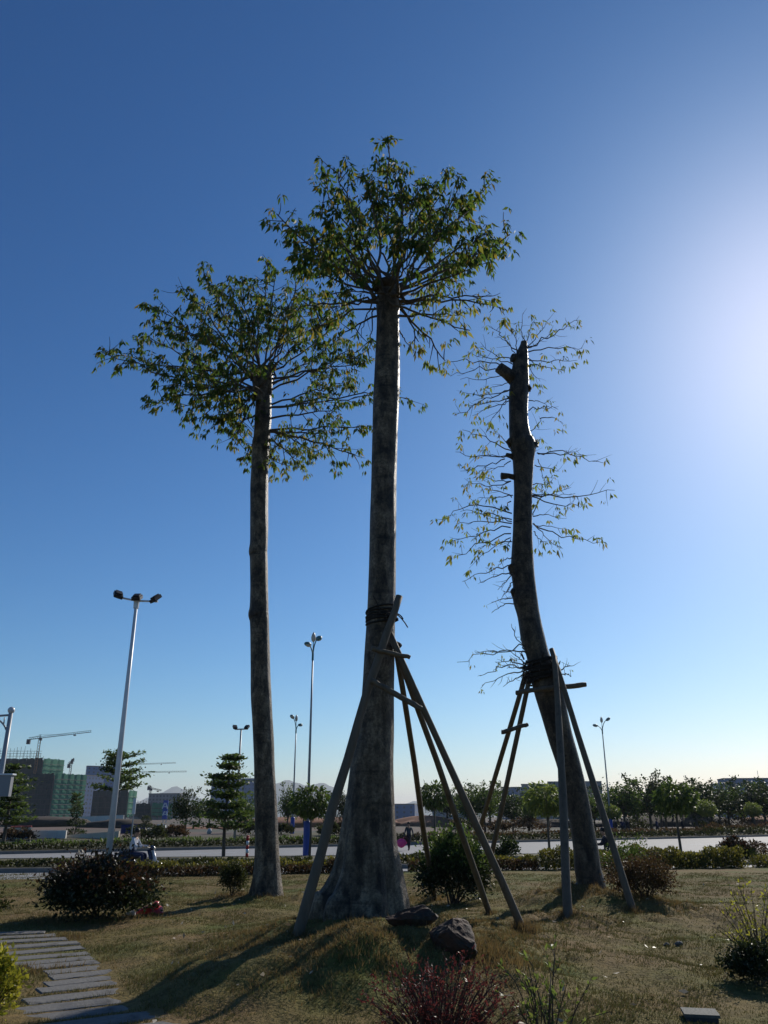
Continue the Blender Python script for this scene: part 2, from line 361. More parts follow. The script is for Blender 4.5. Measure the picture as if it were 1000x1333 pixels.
# ================================================================== THE SETTING
def axis(parts):
    out = []
    for a, b_, n in parts: out += list(np.linspace(a, b_, n, endpoint=False))
    return out
xs = np.array(axis([(-14000, -400, 14), (-400, -60, 14), (-60, -16, 26), (-16, -8, 34), (-8, 8, 180), (8, 16, 34), (16, 60, 30), (60, 400, 14), (400, 14000, 14)]) + [14000])
rows = []                                     # (function of x giving y, function giving z, material)
def const(c): return lambda x: np.full_like(x, c)
for y in axis([(-60, 2, 8), (2, 6, 10), (6, 18.5, 155)]): rows.append((const(y), lambda x, y=y: lawn(x, const(y)(x)), 0))
for k in np.linspace(0, 1, 56):
    rows.append((lambda x, k=k: 18.5 * (1 - k) + k * Ll(x), lambda x, k=k: lawn(x, 18.5 * (1 - k) + k * Ll(x)), 0))
rows[-1] = (Ll, lambda x: np.full_like(x, -.06), 0)
rows.append((lambda x: Ls0(x), lambda x: np.full_like(x, -.21), 3))
rows.append((lambda x: Ls0(x) + .1, lambda x: np.full_like(x, -.5), 3))
rows.append((lambda x: Ls1(x) - .1, lambda x: np.full_like(x, -.5), 3))
rows.append((Ls1, lambda x: np.full_like(x, -.21), 1))
for k in (.25, .5, .75): rows.append((lambda x, k=k: Ls1(x) * (1 - k) + Lm0(x) * k, lambda x: np.full_like(x, -.25), 1))
rows.append((Lm0, lambda x: np.full_like(x, -.21), 3))
rows.append((lambda x: Lm0(x) + .1, lambda x: np.full_like(x, -.5), 3))
rows.append((lambda x: Lm1(x) - .1, lambda x: np.full_like(x, -.5), 3))
rows.append((Lm1, lambda x: np.full_like(x, -.21), 1))
def farz(dy):
    return lambda x, dy=dy: -.2 + .25 * min(1, dy / 25) + .12 * np.sin(x * .21 + dy) * np.sin(x * .07 + dy * .3) * min(1, dy / 10)
for dy in (2, 4, 7, 10, 14, 18, 22): rows.append((lambda x, dy=dy: Lm1(x) + dy, farz(dy), 1))
for dy in (28, 36, 46, 60, 80, 110, 150, 220, 320, 480, 800, 1500, 2600, 4200, 7000, 14500): rows.append((lambda x, dy=dy: Lm1(x) + dy, farz(dy), 2))
GV = np.concatenate([np.stack([xs, fy(xs), fz(xs)], 1) for fy, fz, _ in rows])
nx = len(xs)
gf = [(i * nx + j, i * nx + j + 1, (i + 1) * nx + j + 1, (i + 1) * nx + j) for i in range(len(rows) - 1) for j in range(nx - 1)]
gm = [rows[i][2] for i in range(len(rows) - 1) for j in range(nx - 1)]
g_ = MB(); g_.add(GV, gf); g_.mi = gm
ground = g_.build('ground', ['lawn', 'verge', 'site', 'soil'], smooth=True); tag(ground, 'dry olive lawn with earth mounds under the tall trees', None, kind='structure')
def band(f0, f1, x0, x1, n, z0, z1):
    X = np.linspace(x0, x1, n); b = MB(); V = []
    for x in X:
        x_ = np.array(x)
        V += [(x, f0(x_), z0), (x, f0(x_), z1), (x, f1(x_), z1), (x, f1(x_), z0)]
    Fs = []
    for i in range(n - 1):
        a, c = i * 4, i * 4 + 4
        for k in range(4): Fs.append((a + k, c + k, c + (k + 1) % 4, a + (k + 1) % 4))
    return b.add(V, Fs)
tag(band(lambda x: Ls0(x) + .02, lambda x: Ls1(x) - .02, -140, 160, 61, -.47, ZR).build('service_road', 'asphalt'), 'pale side road behind the lawn hedge', kind='structure')
tag(band(lambda x: Lm0(x) + .02, lambda x: Lm1(x) - .02, -140, 160, 61, -.47, ZR).build('main_road', 'asphalt'), 'wide pale road crossing behind the trees', kind='structure')
for nm, f, off in (('kerb', Ls0, 0), ('kerb', Ls1, -.13), ('kerb', Lm0, 0), ('kerb', Lm1, -.13)):
    tag(band(lambda x: f(x) + off - .01, lambda x: f(x) + off + .14, -140, 160, 61, -.47, ZR + .165).build(nm, 'kerb'), None, kind='structure')
for k in range(14):                           # lane dashes on the main road
    x = -30 + k * 9.0
    fm = lambda q: (Lm0(q) * .45 + Lm1(q) * .55)
    b = MB(); x0, x1 = np.array(x), np.array(x + 3.0)
    b.add([(x0, fm(x0), ZR + .004), (x1, fm(x1), ZR + .004), (x1, fm(x1) + .16, ZR + .004), (x0, fm(x0) + .16, ZR + .004)], [(0, 1, 2, 3)])
    b.build('lane_dash', 'white_paint', bpy.data.objects['main_road'])
# traffic island at the right end of the road
# far hills
for nm, D, px0, px1, prof in (('hill', 8300, 120, 330, [(120, 1058), (165, 1050), (190, 1040), (210, 1032), (226, 1024), (240, 1028), (262, 1040), (300, 1048), (330, 1056)]),
                              ('hill', 8000, 330, 560, [(300, 1058), (330, 1045), (352, 1024), (372, 1016), (388, 1019), (402, 1024), (420, 1019), (436, 1026), (455, 1040), (490, 1050), (525, 1046), (560, 1042), (590, 1038), (625, 1046), (680, 1057)])):
    pp = np.interp(np.linspace(prof[0][0], prof[-1][0], 60), [p[0] for p in prof], [p[1] for p in prof]) + rng.normal(size=60) * .8
    b = MB(); V = []
    for x, y in zip(np.linspace(prof[0][0], prof[-1][0], 60), pp):
        p = at_Y(x, y, D); q = p.copy(); q[2] = -2; q[1] -= 900; q2 = p.copy(); q2[2] = -2; q2[1] += 1100
        mid = p * .55 + q * .45; mid[2] += rng.uniform(-12, 26)
        V += [q, mid, p, q2]
    b.add(V, [(i * 4 + k, i * 4 + 4 + k, i * 4 + 5 + k, i * 4 + 1 + k) for i in range(59) for k in range(3)])
    tag(b.build(nm, 'hill', smooth=True), kind='structure')

# ---- slab path on the left
path = tag(band(lambda x: np.array(8.2), lambda x: np.array(8.21), -3.0, -2.99, 2, -.2, -.19).build('footpath', 'soil'), 'stepping path of grey stone slabs curving away to the left', kind='structure')
SLAB_L = (1.7, 1.7, 1.6, 1.35, 1.2, 1.1, .95, .8, .72, .72, .78, .9, 1.0, 1.1, 1.2, 1.2, 1.2)
for i, ((ex, ey), L_) in enumerate(zip(PATH_R, SLAB_L)):
    rz = R((18, 22, 26)[i] if i < 3 else 30 + min(i, 10) * .4 + random.uniform(-1.5, 1.5)); L_ *= random.uniform(.96, 1.04); wd = .325 * random.uniform(.9, 1.06)
    cx, cy = ex - math.cos(rz) * L_ / 2, ey - math.sin(rz) * L_ / 2
    bm = bmesh.new(); bmesh.ops.create_cube(bm, size=1)
    for v in bm.verts: v.co.x *= L_; v.co.y *= wd; v.co.z *= .1
    bmesh.ops.bevel(bm, geom=bm.edges[:], offset=.014, segments=1, affect='EDGES')
    bmesh.ops.subdivide_edges(bm, edges=[e for e in bm.edges if e.calc_length() > .25], cuts=5)
    for v in bm.verts:                       # chipped, slightly worn edges
        v.co.y += random.uniform(-.008, .008); v.co.z += random.uniform(-.004, .003)
    me = bpy.data.meshes.new('slab'); bm.to_mesh(me); bm.free(); me.materials.append(M['slab'])
    o = bpy.data.objects.new('slab', me); COL.objects.link(o); o.parent = path
    o.location = (cx, cy, hgt(cx, cy) - .04 + random.uniform(-.005, .005)); o.rotation_euler = (R(random.uniform(-.5, .5)), R(random.uniform(-.4, .4)), rz)

# ================================================================== THE THREE TALL TREES
def smoothpath(P, k=6):
    P = np.asarray(P, float); n = len(P); t = np.arange(n); tt = np.linspace(0, n - 1, (n - 1) * k + 1)
    out = []
    for q in tt:
        i = min(int(q), n - 2); u = q - i
        p0, p1, p2, p3 = P[max(i - 1, 0)], P[i], P[i + 1], P[min(i + 2, n - 1)]
        out.append(.5 * ((2 * p1) + (-p0 + p2) * u + (2 * p0 - 5 * p1 + 4 * p2 - p3) * u * u + (-p0 + 3 * p1 - 3 * p2 + p3) * u ** 3))
    return np.array(out)
def trunk(prof, Y, name, m, parent, n=28, lobes=0., seed=1, rings=0., bumps=(), Yfun=None):
    P, Rr = [], []
    for l, r, y in prof:
        yy = Yfun(y) if Yfun else Y
        P.append(at_Y((l + r) / 2, y, yy)); Rr.append((r - l) / 2 * pxm(y, yy))
    pr = smoothpath(np.concatenate([np.array(P), np.array(Rr)[:, None]], 1), 9)
    pts, rad = pr[:, :3], pr[:, 3]
    g = np.random.default_rng(seed)
    z0 = pts[:, 2].min(); rmin = np.median(rad)
    ph = g.uniform(0, 6.28, 6)
    def shp(i, a):
        fl = max(0, rad[i] / rmin - 1.15)
        z = pts[i][2]
        s = 1 + .018 * np.sin(2 * a + ph[0] + z * .8) + .014 * np.sin(3 * a + ph[1] - z * 1.3) + .01 * np.sin(5 * a + z * 3.1 + ph[2])
        s = s + rings * .02 * math.sin(z * 4.3 + ph[3]) * math.sin(z * 1.7 + ph[4])
        s = s + lobes * min(1, fl) * (.2 * np.abs(np.sin(3.5 * a + ph[5] + .1 * z)) + .05 * np.sin(11 * a + ph[1] + z) - .2)
        return s
    b = MB(); b.tube(pts, rad, n, shape=shp)
    return b.build(name, m, parent, smooth=True), pts, rad
def bez(a, c, b_, n=8):
    t = np.linspace(0, 1, n)[:, None]
    return (1 - t) ** 2 * a + 2 * t * (1 - t) * c + t * t * b_
def cluster(p, d, n, L, g):
    """a palmate spray of drooping leaflets"""
    th = g.uniform(0, 6.28) + np.arange(n) * 6.28 / n + g.normal(size=n) * .25
    out = np.stack([np.cos(th), np.sin(th), np.zeros(n)], 1)
    D = out * g.uniform(.2, .65, (n, 1)) + np.array([0, 0, -1.]) * g.uniform(.5, 1.3, (n, 1)) + d * .25
    B = p + out * .025 + g.normal(size=(n, 3)) * .015
    return B, D, L * g.uniform(.7, 1.25) * g.uniform(.6, 1.2, n)
def limb(root, anchor, tip, r0, g, ntw, ncl, leafL, m_leaf='kapok', lift=.25, tw=(.35, .9), first=.35, nleaf=6, wander=.12, name='limb', keep=1.0):
    a, b_ = np.asarray(anchor, float), np.asarray(tip, float)
    L = np.linalg.norm(b_ - a)
    c = (a + b_) / 2 + np.array([0, 0, lift * L]) + g.normal(size=3) * L * .08
    pts = bez(a, c, b_, 10); pts[1:-1] += g.normal(size=(8, 3)) * L * wander * .12
    mb = MB(); mb.tube(pts, np.linspace(r0, r0 * .3, 10), 6)
    LB, LD, LL = [], [], []
    def put(p, d, k):
        for _ in range(k):
            if g.uniform() > keep: continue
            B, D, l = cluster(p + g.normal(size=3) * .07, d, int(g.integers(nleaf - 1, nleaf + 2)), leafL, g); LB.append(B); LD.append(D); LL.append(l)
    put(pts[-1], unit(pts[-1] - pts[-2]), ncl + 1)
    for i in range(ntw):
        s = first + (1 - first) * (i + g.uniform(0, .9)) / ntw
        k = min(8, int(s * 9)); p = pts[k] * (1 - (s * 9 - k)) + pts[k + 1] * (s * 9 - k) if k < 9 else pts[-1]
        d = unit(unit(pts[min(k + 1, 9)] - pts[k]) * .7 + g.normal(size=3) * .75 + np.array([0, 0, .18]))
        l = g.uniform(*tw) * (1.15 - .4 * s)
        e = p + d * l; mid = (p + e) / 2 + g.normal(size=3) * .08 * l - np.array([0, 0, .05 * l])
        q = bez(p, mid, e, 5); mb.tube(q, np.linspace(r0 * .38, r0 * .16, 5), 4)
        put(e, d, ncl); put(q[3], d, max(1, ncl - 1))
        if ncl > 1: put(q[2], d, 1)
    o = mb.build(name, 'limb', root)
    if LB:
        B = np.concatenate(LB); D = np.concatenate(LD); l = np.concatenate(LL)
        s = quadmesh('leaf_spray', leafquads(B, D, l, l * g.uniform(.28, .4, len(l)), g), 4, m_leaf, o, 'stuff')
    return o

# ---- centre tree
YM = 11.95
g = np.random.default_rng(11)
baseM = on_ground(474, 1189)
tm = empty('kapok_tree', (baseM[0], YM, baseM[2]), 'tallest kapok tree in the centre with wide flared trunk and leafy crown', 'tree')
profM = [(401, 545, 1200), (404, 541, 1187), (416, 536, 1170), (427, 529.5, 1150), (434.5, 524, 1130), (442, 517, 1095), (452, 514, 1040), (458, 513, 987), (465, 513, 955),
         (471, 513, 905), (474.5, 514, 850), (478, 515, 780), (481, 516, 700), (484, 517, 600), (487, 520, 500), (490.5, 519.5, 420), (490, 520, 395), (493, 519, 374)]
tr, ptsM, radM = trunk(profM, YM, 'trunk', 'bark', tm, 36, 1.0, 3, 0.5)
topM = ptsM[-1]
b = MB(); b.ico(topM + [-.05, 0, -.02], (.42, .42, .22), 2, .25, 4); b.build('sawn_top', 'cut', tm, True)
tipsM = [(360, 278, -.3), (375, 300, .8), (398, 330, -.6), (385, 345, .5), (425, 232, .3), (440, 222, -.5), (455, 255, 1.2), (478, 235, -.9), (505, 182, 0), (512, 205, .5), (530, 218, -.4), (552, 240, .9),
         (580, 222, .2), (600, 238, -.7), (632, 240, .1), (612, 268, .9), (590, 290, -1.2), (560, 275, 1.5), (640, 300, .5), (664, 305, -.2), (655, 330, .8), (622, 345, -.9), (600, 330, 1.3),
         (470, 290, -1.4), (500, 280, 1.6), (440, 300, 1.7), (520, 300, -1.6), (545, 325, -1.2), (430, 340, -1.1), (460, 340, 1.5), (580, 350, 1.5), (410, 305, .2), (418, 280, -.8), (540, 255, .2), (490, 250, .3)]
for px, py, dy in tipsM:
    tip = at_Y(px, py, YM + dy)
    a = topM + np.array([g.normal() * .1, g.normal() * .1, -g.uniform(.0, .35)])
    limb(tm, a, tip, .028, g, 9, 2, .165, lift=g.uniform(-.12, .06), first=.58, tw=(.2, .6), keep=.74)
for px, py, dy in [(640, 385, -.2), (655, 402, .4), (600, 410, .6), (612, 430, -.3), (560, 395, 1.), (390, 400, .3), (405, 430, .6), (430, 400, -.7), (440, 440, .3), (420, 380, 1.1), (545, 445, .3), (580, 470, .2), (450, 380, -.9), (570, 380, -.8)]:
    tip = at_Y(px, py, YM + dy)
    a = topM + np.array([g.normal() * .12, g.normal() * .1, -g.uniform(.15, .5)])
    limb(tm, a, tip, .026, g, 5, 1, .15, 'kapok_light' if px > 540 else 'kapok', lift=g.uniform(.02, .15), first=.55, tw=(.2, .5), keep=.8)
for (x0, y0), (x1, y1) in [((488, 400), (482, 470)), ((484, 395), (470, 440)), ((520, 430), (536, 452))]:      # thin hanging shoots
    limb(tm, at_Y(x0, y0, YM - .1), at_Y(x1, y1, YM - .2), .014, g, 1, 1, .1, 'kapok_light', lift=.0, keep=.3)

# ---- left tree
YL = 19.2
g = np.random.default_rng(21)
baseL = on_ground(347, 1166)
tl = empty('kapok_tree', (baseL[0], YL, baseL[2]), 'slender kapok tree left of centre with spreading leafy crown', 'tree')
profL = [(321, 373, 1174), (323, 371, 1166), (329, 367, 1140), (332, 363, 1100), (332, 361, 1060), (331, 358, 1010), (329.5, 356, 960), (327, 353, 900), (325.5, 350.5, 812), (323.5, 350, 800), (325.5, 349.5, 785), (325, 348.5, 728), (323.5, 348.5, 718), (325.5, 349, 700), (326, 349, 640),
         (328, 350, 600), (332, 353, 545), (333, 353, 510), (333, 352, 492)]
tr, ptsL, radL = trunk(profL, YL, 'trunk', 'bark', tl, 24, .7, 5, 1.0)
forkL = ptsL[-1]
for a_, b_ in (((339, 515), (332, 482)), ((346, 515), (350, 478))):
    bb = MB(); bb.tube([at_Y(*a_, YL), at_Y((a_[0] + b_[0]) / 2, 497, YL), at_Y(*b_, YL)], [.17, .15, .13], 12); bb.build('fork', 'bark', tl, True)
tipsL = [(132, 458, -.4), (150, 462, .6), (190, 395, .2), (205, 415, -.9), (195, 440, .9), (235, 375, .5), (265, 358, -.2), (250, 395, 1.4), (285, 375, 1.), (300, 385, -1.2), (315, 365, .3), (350, 340, .1), (358, 362, -.9), (340, 385, 1.4), (395, 350, .4), (385, 380, -1.), (410, 385, 1.),
         (200, 528, -.2), (235, 530, .8), (225, 500, -.9), (260, 545, .3), (290, 545, -.8), (305, 570, .4), (250, 480, 1.5), (270, 440, -1.6), (230, 440, 1.7), (310, 430, 1.9), (280, 500, -1.5), (330, 415, -1.8), (360, 420, 2.), (300, 470, -2.),
         (400, 430, -1.5), (430, 420, .5), (420, 460, 1.4), (455, 400, .6), (455, 455, -.6), (375, 400, 1.8), (210, 470, .2), (310, 520, 1.4)]
for px, py, dy in tipsL:
    tip = at_Y(px, py, YL + dy)
    a = forkL + np.array([g.normal() * .16, g.normal() * .12, -g.uniform(-.25, .5)])
    limb(tl, a, tip, .032, g, 12, 2, .19, lift=g.uniform(-.1, .06), first=.5, tw=(.35, .95), keep=.76)
for (ax, ay), (px, py), dy in [((350, 530), (480, 520), -.2), ((350, 530), (530, 525), .6), ((350, 528), (440, 505), 1.), ((350, 560), (470, 560), .3), ((350, 560), (460, 598), -.4), ((350, 562), (410, 595), .8), ((348, 570), (385, 608), -.5), ((346, 575), (355, 610), .4), ((350, 545), (430, 540), -1.2), ((350, 560), (420, 570), .2),
                               ((334, 540), (300, 560), -.5), ((334, 560), (325, 590), .5), ((350, 500), (470, 480), .1), ((350, 510), (490, 450), .9)]:
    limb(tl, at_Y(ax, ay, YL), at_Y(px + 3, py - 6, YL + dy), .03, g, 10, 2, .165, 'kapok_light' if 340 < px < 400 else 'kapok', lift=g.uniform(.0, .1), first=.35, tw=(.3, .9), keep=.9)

# ---- right tree (pollarded, leaning)
YR = 17.6
g = np.random.default_rng(31)
baseR = on_ground(769, 1157)
tq = empty('kapok_tree', (baseR[0], YR, baseR[2]), 'leaning pollarded tree on the right with bare shoots along its trunk', 'tree')
profR = [(745, 793, 1166), (748, 790, 1157), (750, 788, 1148), (748, 783, 1130), (746, 778, 1100), (738, 768, 1050), (727, 757, 1000), (714, 745.5, 960), (706, 740, 935), (696, 732, 900), (689, 722, 872), (685, 714, 850), (678, 709, 830), (673, 703, 800),
         (668, 700, 780), (668, 698, 762), (665.5, 696, 742), (666.5, 694, 715), (668, 693, 680), (669, 693, 645), (668, 694, 605), (664, 697, 580), (663.5, 692, 570), (663, 688, 550), (663, 687.5, 520), (664.5, 688.5, 500), (667, 688, 480), (672, 687.5, 462), (677, 687, 450), (678, 686, 445)]
tr, ptsR, radR = trunk(profR, YR, 'trunk', 'bark_dark', tq, 26, .6, 9, 1.2)
def stub(a, b_, r0, r1, nm='stub'):
    bb = MB(); A, B = at_Y(*a, YR), at_Y(*b_, YR - .05)
    bb.tube([A, (A + B) / 2 + [0, 0, .03], B, B + (B - A) * .02], [r0, r0 * .9, r1, r1 * .75], 10); bb.build(nm, 'bark_dark', tq, True)
stub((672, 497), (649, 478), .17, .14); stub((673, 470), (667, 466), .12, .12); stub((672, 622), (653, 620), .07, .09); stub((672, 598), (659, 592), .07, .05)
stub((686, 508), (690, 503), .1, .09); stub((668, 580), (662, 572), .12, .1); stub((694, 580), (697, 575), .14, .12); stub((670, 742), (665, 740), .16, .1); stub((672, 775), (667, 768), .1, .07)
def Z3(x, y): return 560 + x / 3.808, 390 + y / 3.808
shoots = [((470, 220), (462, 65)), ((480, 240), (585, 100)), ((485, 235), (735, 105)), ((480, 245), (610, 160)), ((485, 260), (755, 240)), ((485, 290), (730, 300)), ((490, 300), (640, 345)), ((490, 330), (545, 405)),
          ((440, 270), (300, 130)), ((430, 280), (330, 180)), ((430, 260), (400, 150)), ((420, 300), (250, 210)), ((410, 320), (190, 265)), ((400, 350), (40, 325)), ((400, 360), (100, 380)), ((405, 370), (150, 395)), ((400, 400), (280, 440)), ((470, 230), (510, 110)),
          ((400, 440), (180, 465)), ((395, 450), (120, 575)), ((395, 490), (180, 520)), ((395, 500), (210, 575)), ((395, 480), (290, 625)), ((490, 550), (635, 545)), ((490, 660), (550, 590)), ((545, 590), (660, 615)), ((490, 500), (590, 530)),
          ((410, 750), (160, 645)), ((410, 750), (320, 655)), ((410, 765), (125, 755)), ((400, 780), (230, 780)), ((370, 790), (150, 850)), ((400, 800), (240, 850)), ((505, 830), (545, 680)), ((535, 765), (860, 810)), ((530, 760), (760, 770)), ((520, 820), (640, 850)), ((535, 790), (560, 890)),
          ((400, 900), (195, 915)), ((400, 900), (240, 870)), ((410, 970), (235, 985)), ((405, 980), (270, 940)), ((500, 970), (915, 945)), ((500, 975), (780, 1000)), ((510, 1070), (580, 940)), ((540, 990), (700, 930)), ((500, 910), (600, 915)),
          ((405, 1060), (65, 1090)), ((405, 1110), (130, 1110)), ((400, 1130), (85, 1210)), ((400, 1160), (125, 1280)), ((400, 1180), (230, 1295)), ((405, 1100), (220, 1050)), ((405, 1090), (150, 1050)), ((510, 1075), (640, 1090)), ((510, 1110), (855, 1200)), ((510, 1110), (690, 1140)), ((515, 1150), (575, 1205)), ((515, 1110), (650, 1235)), ((405, 1200), (240, 1230)),
          ((400, 1190), (380, 1250)), ((405, 1280), (320, 1330)), ((400, 1000), (350, 1050)), ((500, 960), (720, 960))]
for a_, b_ in shoots:
    A, B = at_Y(*Z3(*a_), YR + g.normal() * .1), at_Y(*Z3(*b_), YR + g.normal() * .5)
    far = np.linalg.norm(B - A)
    limb(tq, A, B, .010 + .004 * far, g, int(2 + far * 2.), 1, .155, 'kapok_light', lift=g.uniform(-.12, .14), first=.3, tw=(.15, .5), nleaf=4, wander=.16, name='shoot', keep=.5)
for a_, b_ in [((668, 738), (602, 757)), ((668, 745), (625, 758)), ((670, 745), (648, 768)), ((670, 752), (655, 775)), ((672, 780), (640, 784)), ((674, 786), (640, 798)), ((676, 780), (655, 770)),
               ((686, 842), (595, 862)), ((686, 848), (618, 848)), ((682, 868), (625, 880)), ((682, 868), (645, 862)), ((684, 872), (626, 896)), ((690, 858), (666, 812)), ((684, 866), (664, 848)), ((684, 878), (655, 894)), ((686, 874), (660, 870)), ((728, 874), (748, 866)), ((726, 878), (744, 880))]:
    A, B = at_Y(*a_, YR - .1), at_Y(*b_, YR + g.normal() * .3)
    limb(tq, A, B, .016, g, 4, 1, .1, 'kapok_light', lift=g.uniform(-.05, .2), first=.3, tw=(.12, .35), nleaf=3, wander=.2, name='shoot', keep=.07)

# ================================================================== TIMBER PROPS
def pole(mb_pts, r0, r1, name, root, n=10):
    b = MB(); P = smoothpath(mb_pts, 5); g_ = np.random.default_rng(int(abs(P[0][0] * 1000)) + 3)
    P[1:-1] += g_.normal(size=(len(P) - 2, 3)) * .005
    b.tube(P, np.linspace(r0, r1, len(P)) * (1 + g_.normal(size=len(P)) * .03), n); return b.build(name, 'pole', root, True)
def sunk(px, py, Yref=None):
    p = on_ground(px, py); return p
fr = empty('timber_prop', on_ground(540, 1200), 'bundle of four timber props leaning against the tall centre tree', 'tree prop')
def lean(pb, pts, tipY, r0, r1, root):
    b0 = sunk(*pb); n = len(pts); P = []
    for i, (x, y) in enumerate(pts):
        zt = (pb[1] - y) / (pb[1] - pts[-1][1])
        P.append((x, y, zt))
    tipP = at_Y(*pts[-1], tipY)
    out = [b0 + (b0 - tipP) * .03, b0]
    for x, y, zt in P:
        for _ in range(8):                   # point of the pole's own vertical plane seen at this pixel
            q = at_Y(x, y, b0[1] + (tipY - b0[1]) * zt); zt = (q[2] - b0[2]) / (tipP[2] - b0[2])
        out.append(q)
    return pole(out, r0, r1, 'pole', root), out
pa, PA = lean((389, 1216), [(467, 938), (520, 776)], YM - .34, .078, .05, fr)
lean((681, 1211), [(507, 824)], YM - .30, .07, .045, fr)
lean((637, 1189), [(517, 846)], YM - .12, .062, .045, fr)
lean((566, 1172), [(516, 846)], YM + .1, .066, .045, fr)
def cross(a, b_, Ya, Yb, r, root):
    A, B = at_Y(*a, Ya), at_Y(*b_, Yb); pole([A, (A + B) / 2, B], r, r * .92, 'crossbar', root, 8)
cross((484, 844), (534, 856), YM - .62, YM - .45, .034, fr)
cross((483, 886), (549, 923), YM - .62, YM - .62, .042, fr)
def wraps(P0, Rw, z0, z1, turns, r, tilt, seed, root, nm='rope_binding'):
    g_ = np.random.default_rng(seed); b = MB()
    for k in range(turns):
        z = z0 + (z1 - z0) * k / max(1, turns - 1); a = np.linspace(0, 2 * math.pi, 30)
        pts = np.stack([P0[0] + np.cos(a) * Rw, P0[1] + np.sin(a) * Rw, z + np.cos(a + g_.normal() * .7) * tilt * g_.uniform(.5, 1.4)], 1)
        b.tube(pts, r * g_.uniform(.8, 1.2), 5)
    return b.build(nm, 'rope', root, True)
pw = at_Y(496.5, 802, YM)
wraps(pw, 18.5 * pxm(802, YM) + .012, pw[2] - .1, pw[2] + .1, 8, .017, .035, 5, fr)
b = MB(); q0 = at_Y(514, 798, YM - .3)
for e in ((531, 817), (525, 806), (500, 806)):
    b.tube(bez(q0, at_Y((514 + e[0]) / 2 + 2, (798 + e[1]) / 2 - 3, YM - .32), at_Y(*e, YM - .3), 5), .009, 4)
for k in range(4): b.ico(at_Y(506 + k * 3, 800 + (k % 2) * 6, YM - .3), (.09, .07, .09), 1, .2, k)
b.build('rope_knot', 'rope', fr)
b = MB(); b.ico(at_Y(517, 841, YM - .14), (.13, .1, .1), 2, .25, 8); b.build('rope_knot', 'rope', fr)
b = MB(); b.tube(bez(at_Y(486, 776, YM - .26), at_Y(492, 786, YM - .27), at_Y(497, 800, YM - .27), 5), .008, 4); b.build('rope_knot', 'rope', fr)

f2 = empty('timber_prop', on_ground(745, 1180), 'bundle of four timber props leaning against the pollarded right tree', 'tree prop')
lean((824, 1184), [(718, 845)], YR - .32, .078, .052, f2)
lean((739, 1192), [(729, 960), (722, 855)], YR - .55, .085, .055, f2)
lean((628, 1168), [(690, 880)], YR - .1, .07, .052, f2)
lean((604, 1147), [(685, 877)], YR + .25, .075, .055, f2)
cross((653, 953), (687, 943), YR - .35, YR - .35, .045, f2)
cross((672, 902), (712, 896), YR - .5, YR - .5, .05, f2)
cross((706, 897), (763, 891), YR - .45, YR - .4, .055, f2)
pw = at_Y(705, 868, YR)
wraps(pw, 19.5 * pxm(868, YR) + .01, pw[2] - .3, pw[2] + .14, 13, .024, .08, 6, f2)
b = MB(); g = np.random.default_rng(8)
for k in range(60):                          # ragged sacking and root ends in the tie
    a = g.uniform(0, 6.28); r_ = 20 * pxm(868, YR) + .03; p = pw + [math.cos(a) * r_, math.sin(a) * r_, g.uniform(-.34, .18)]
    d = np.array([math.cos(a) * .3, math.sin(a) * .3, g.normal() * .6 - .4]); b.tube([p, p + d * .1, p + d * .2 + g.normal(size=3) * .04], [.02, .014, .006], 4)
b.build('frayed_sacking', 'rope', f2)

# ================================================================== ROCKS, LITTER AND SMALL THINGS ON THE LAWN
def rock(px0, px1, py0, py1, label, seed, dsc=.8, nz=.28):
    c = on_ground((px0 + px1) / 2, py1 - 4); s = c[1] / ray(500, py1)[1] / F
    wd = (px1 - px0) * s * 1.3; ht = (py1 - py0) * s * 1.0
    b = MB(); b.ico((0, 0, 0), (2, 2, 2), 4, nz, seed); V = b.v[0]; g_ = np.random.default_rng(seed + 50)
    for _ in range(16):                      # fractured facets
        nrm = unit(g_.normal(size=3)); d = V @ nrm; lim = g_.uniform(.5, .8); over = d > lim; V[over] -= np.outer((d[over] - lim) * .8, nrm)
    V += V * (g_.normal(size=(len(V), 1)) * .022)
    b.v[0] = V * np.array([wd, wd * dsc, ht * 1.25]) / 2 + np.array([c[0], c[1] + wd * dsc * .35, c[2] + ht * .3])
    o = b.build('rock', 'rock', None, False, loc=(c[0], c[1] + wd * dsc * .35, c[2])); tag(o, label, 'rock', 'rocks on the mound')
rock(566, 628, 1198, 1256, 'big red-brown boulder on the front of the mound', 4, .8, .16)
rock(506, 570, 1186, 1212, 'low flat dark rock at the foot of the flared trunk', 9, .55, .2)
g = np.random.default_rng(14)
c = on_ground(193, 1189)
b = MB(); b.ico((c[0], c[1], c[2] + .07), (.42, .24, .24), 3, .35, 21)
b.ico((c[0] + .12, c[1], c[2] + .13), (.15, .1, .1), 2, .4, 22)
tag(b.build('plastic_bag', 'redbag', None, True, loc=c), 'crumpled red plastic bag lying beside the big bush', 'bag')
c = on_ground(170, 1192)
b = MB(); b.ico((c[0], c[1], c[2] + .03), (.14, .1, .08), 2, .35, 23); tag(b.build('paper_litter', 'sack', None, False, loc=c), 'small white scrap of litter under the big bush', 'litter')
c = on_ground(919, 1331)
root = empty('junction_box', c, 'low grey box with flat lid set in the lawn at bottom right', 'box')
rz = R(-12)
b = MB(); b.box((c[0], c[1] + .12, c[2] - .015), (.27, .25, .1), rz); b.build('housing', 'drainside', root)
b = MB(); b.box((c[0], c[1] + .12, c[2] + .0485), (.30, .28, .025), rz); b.build('lid', 'drain', root)
c = on_ground(884, 1231)
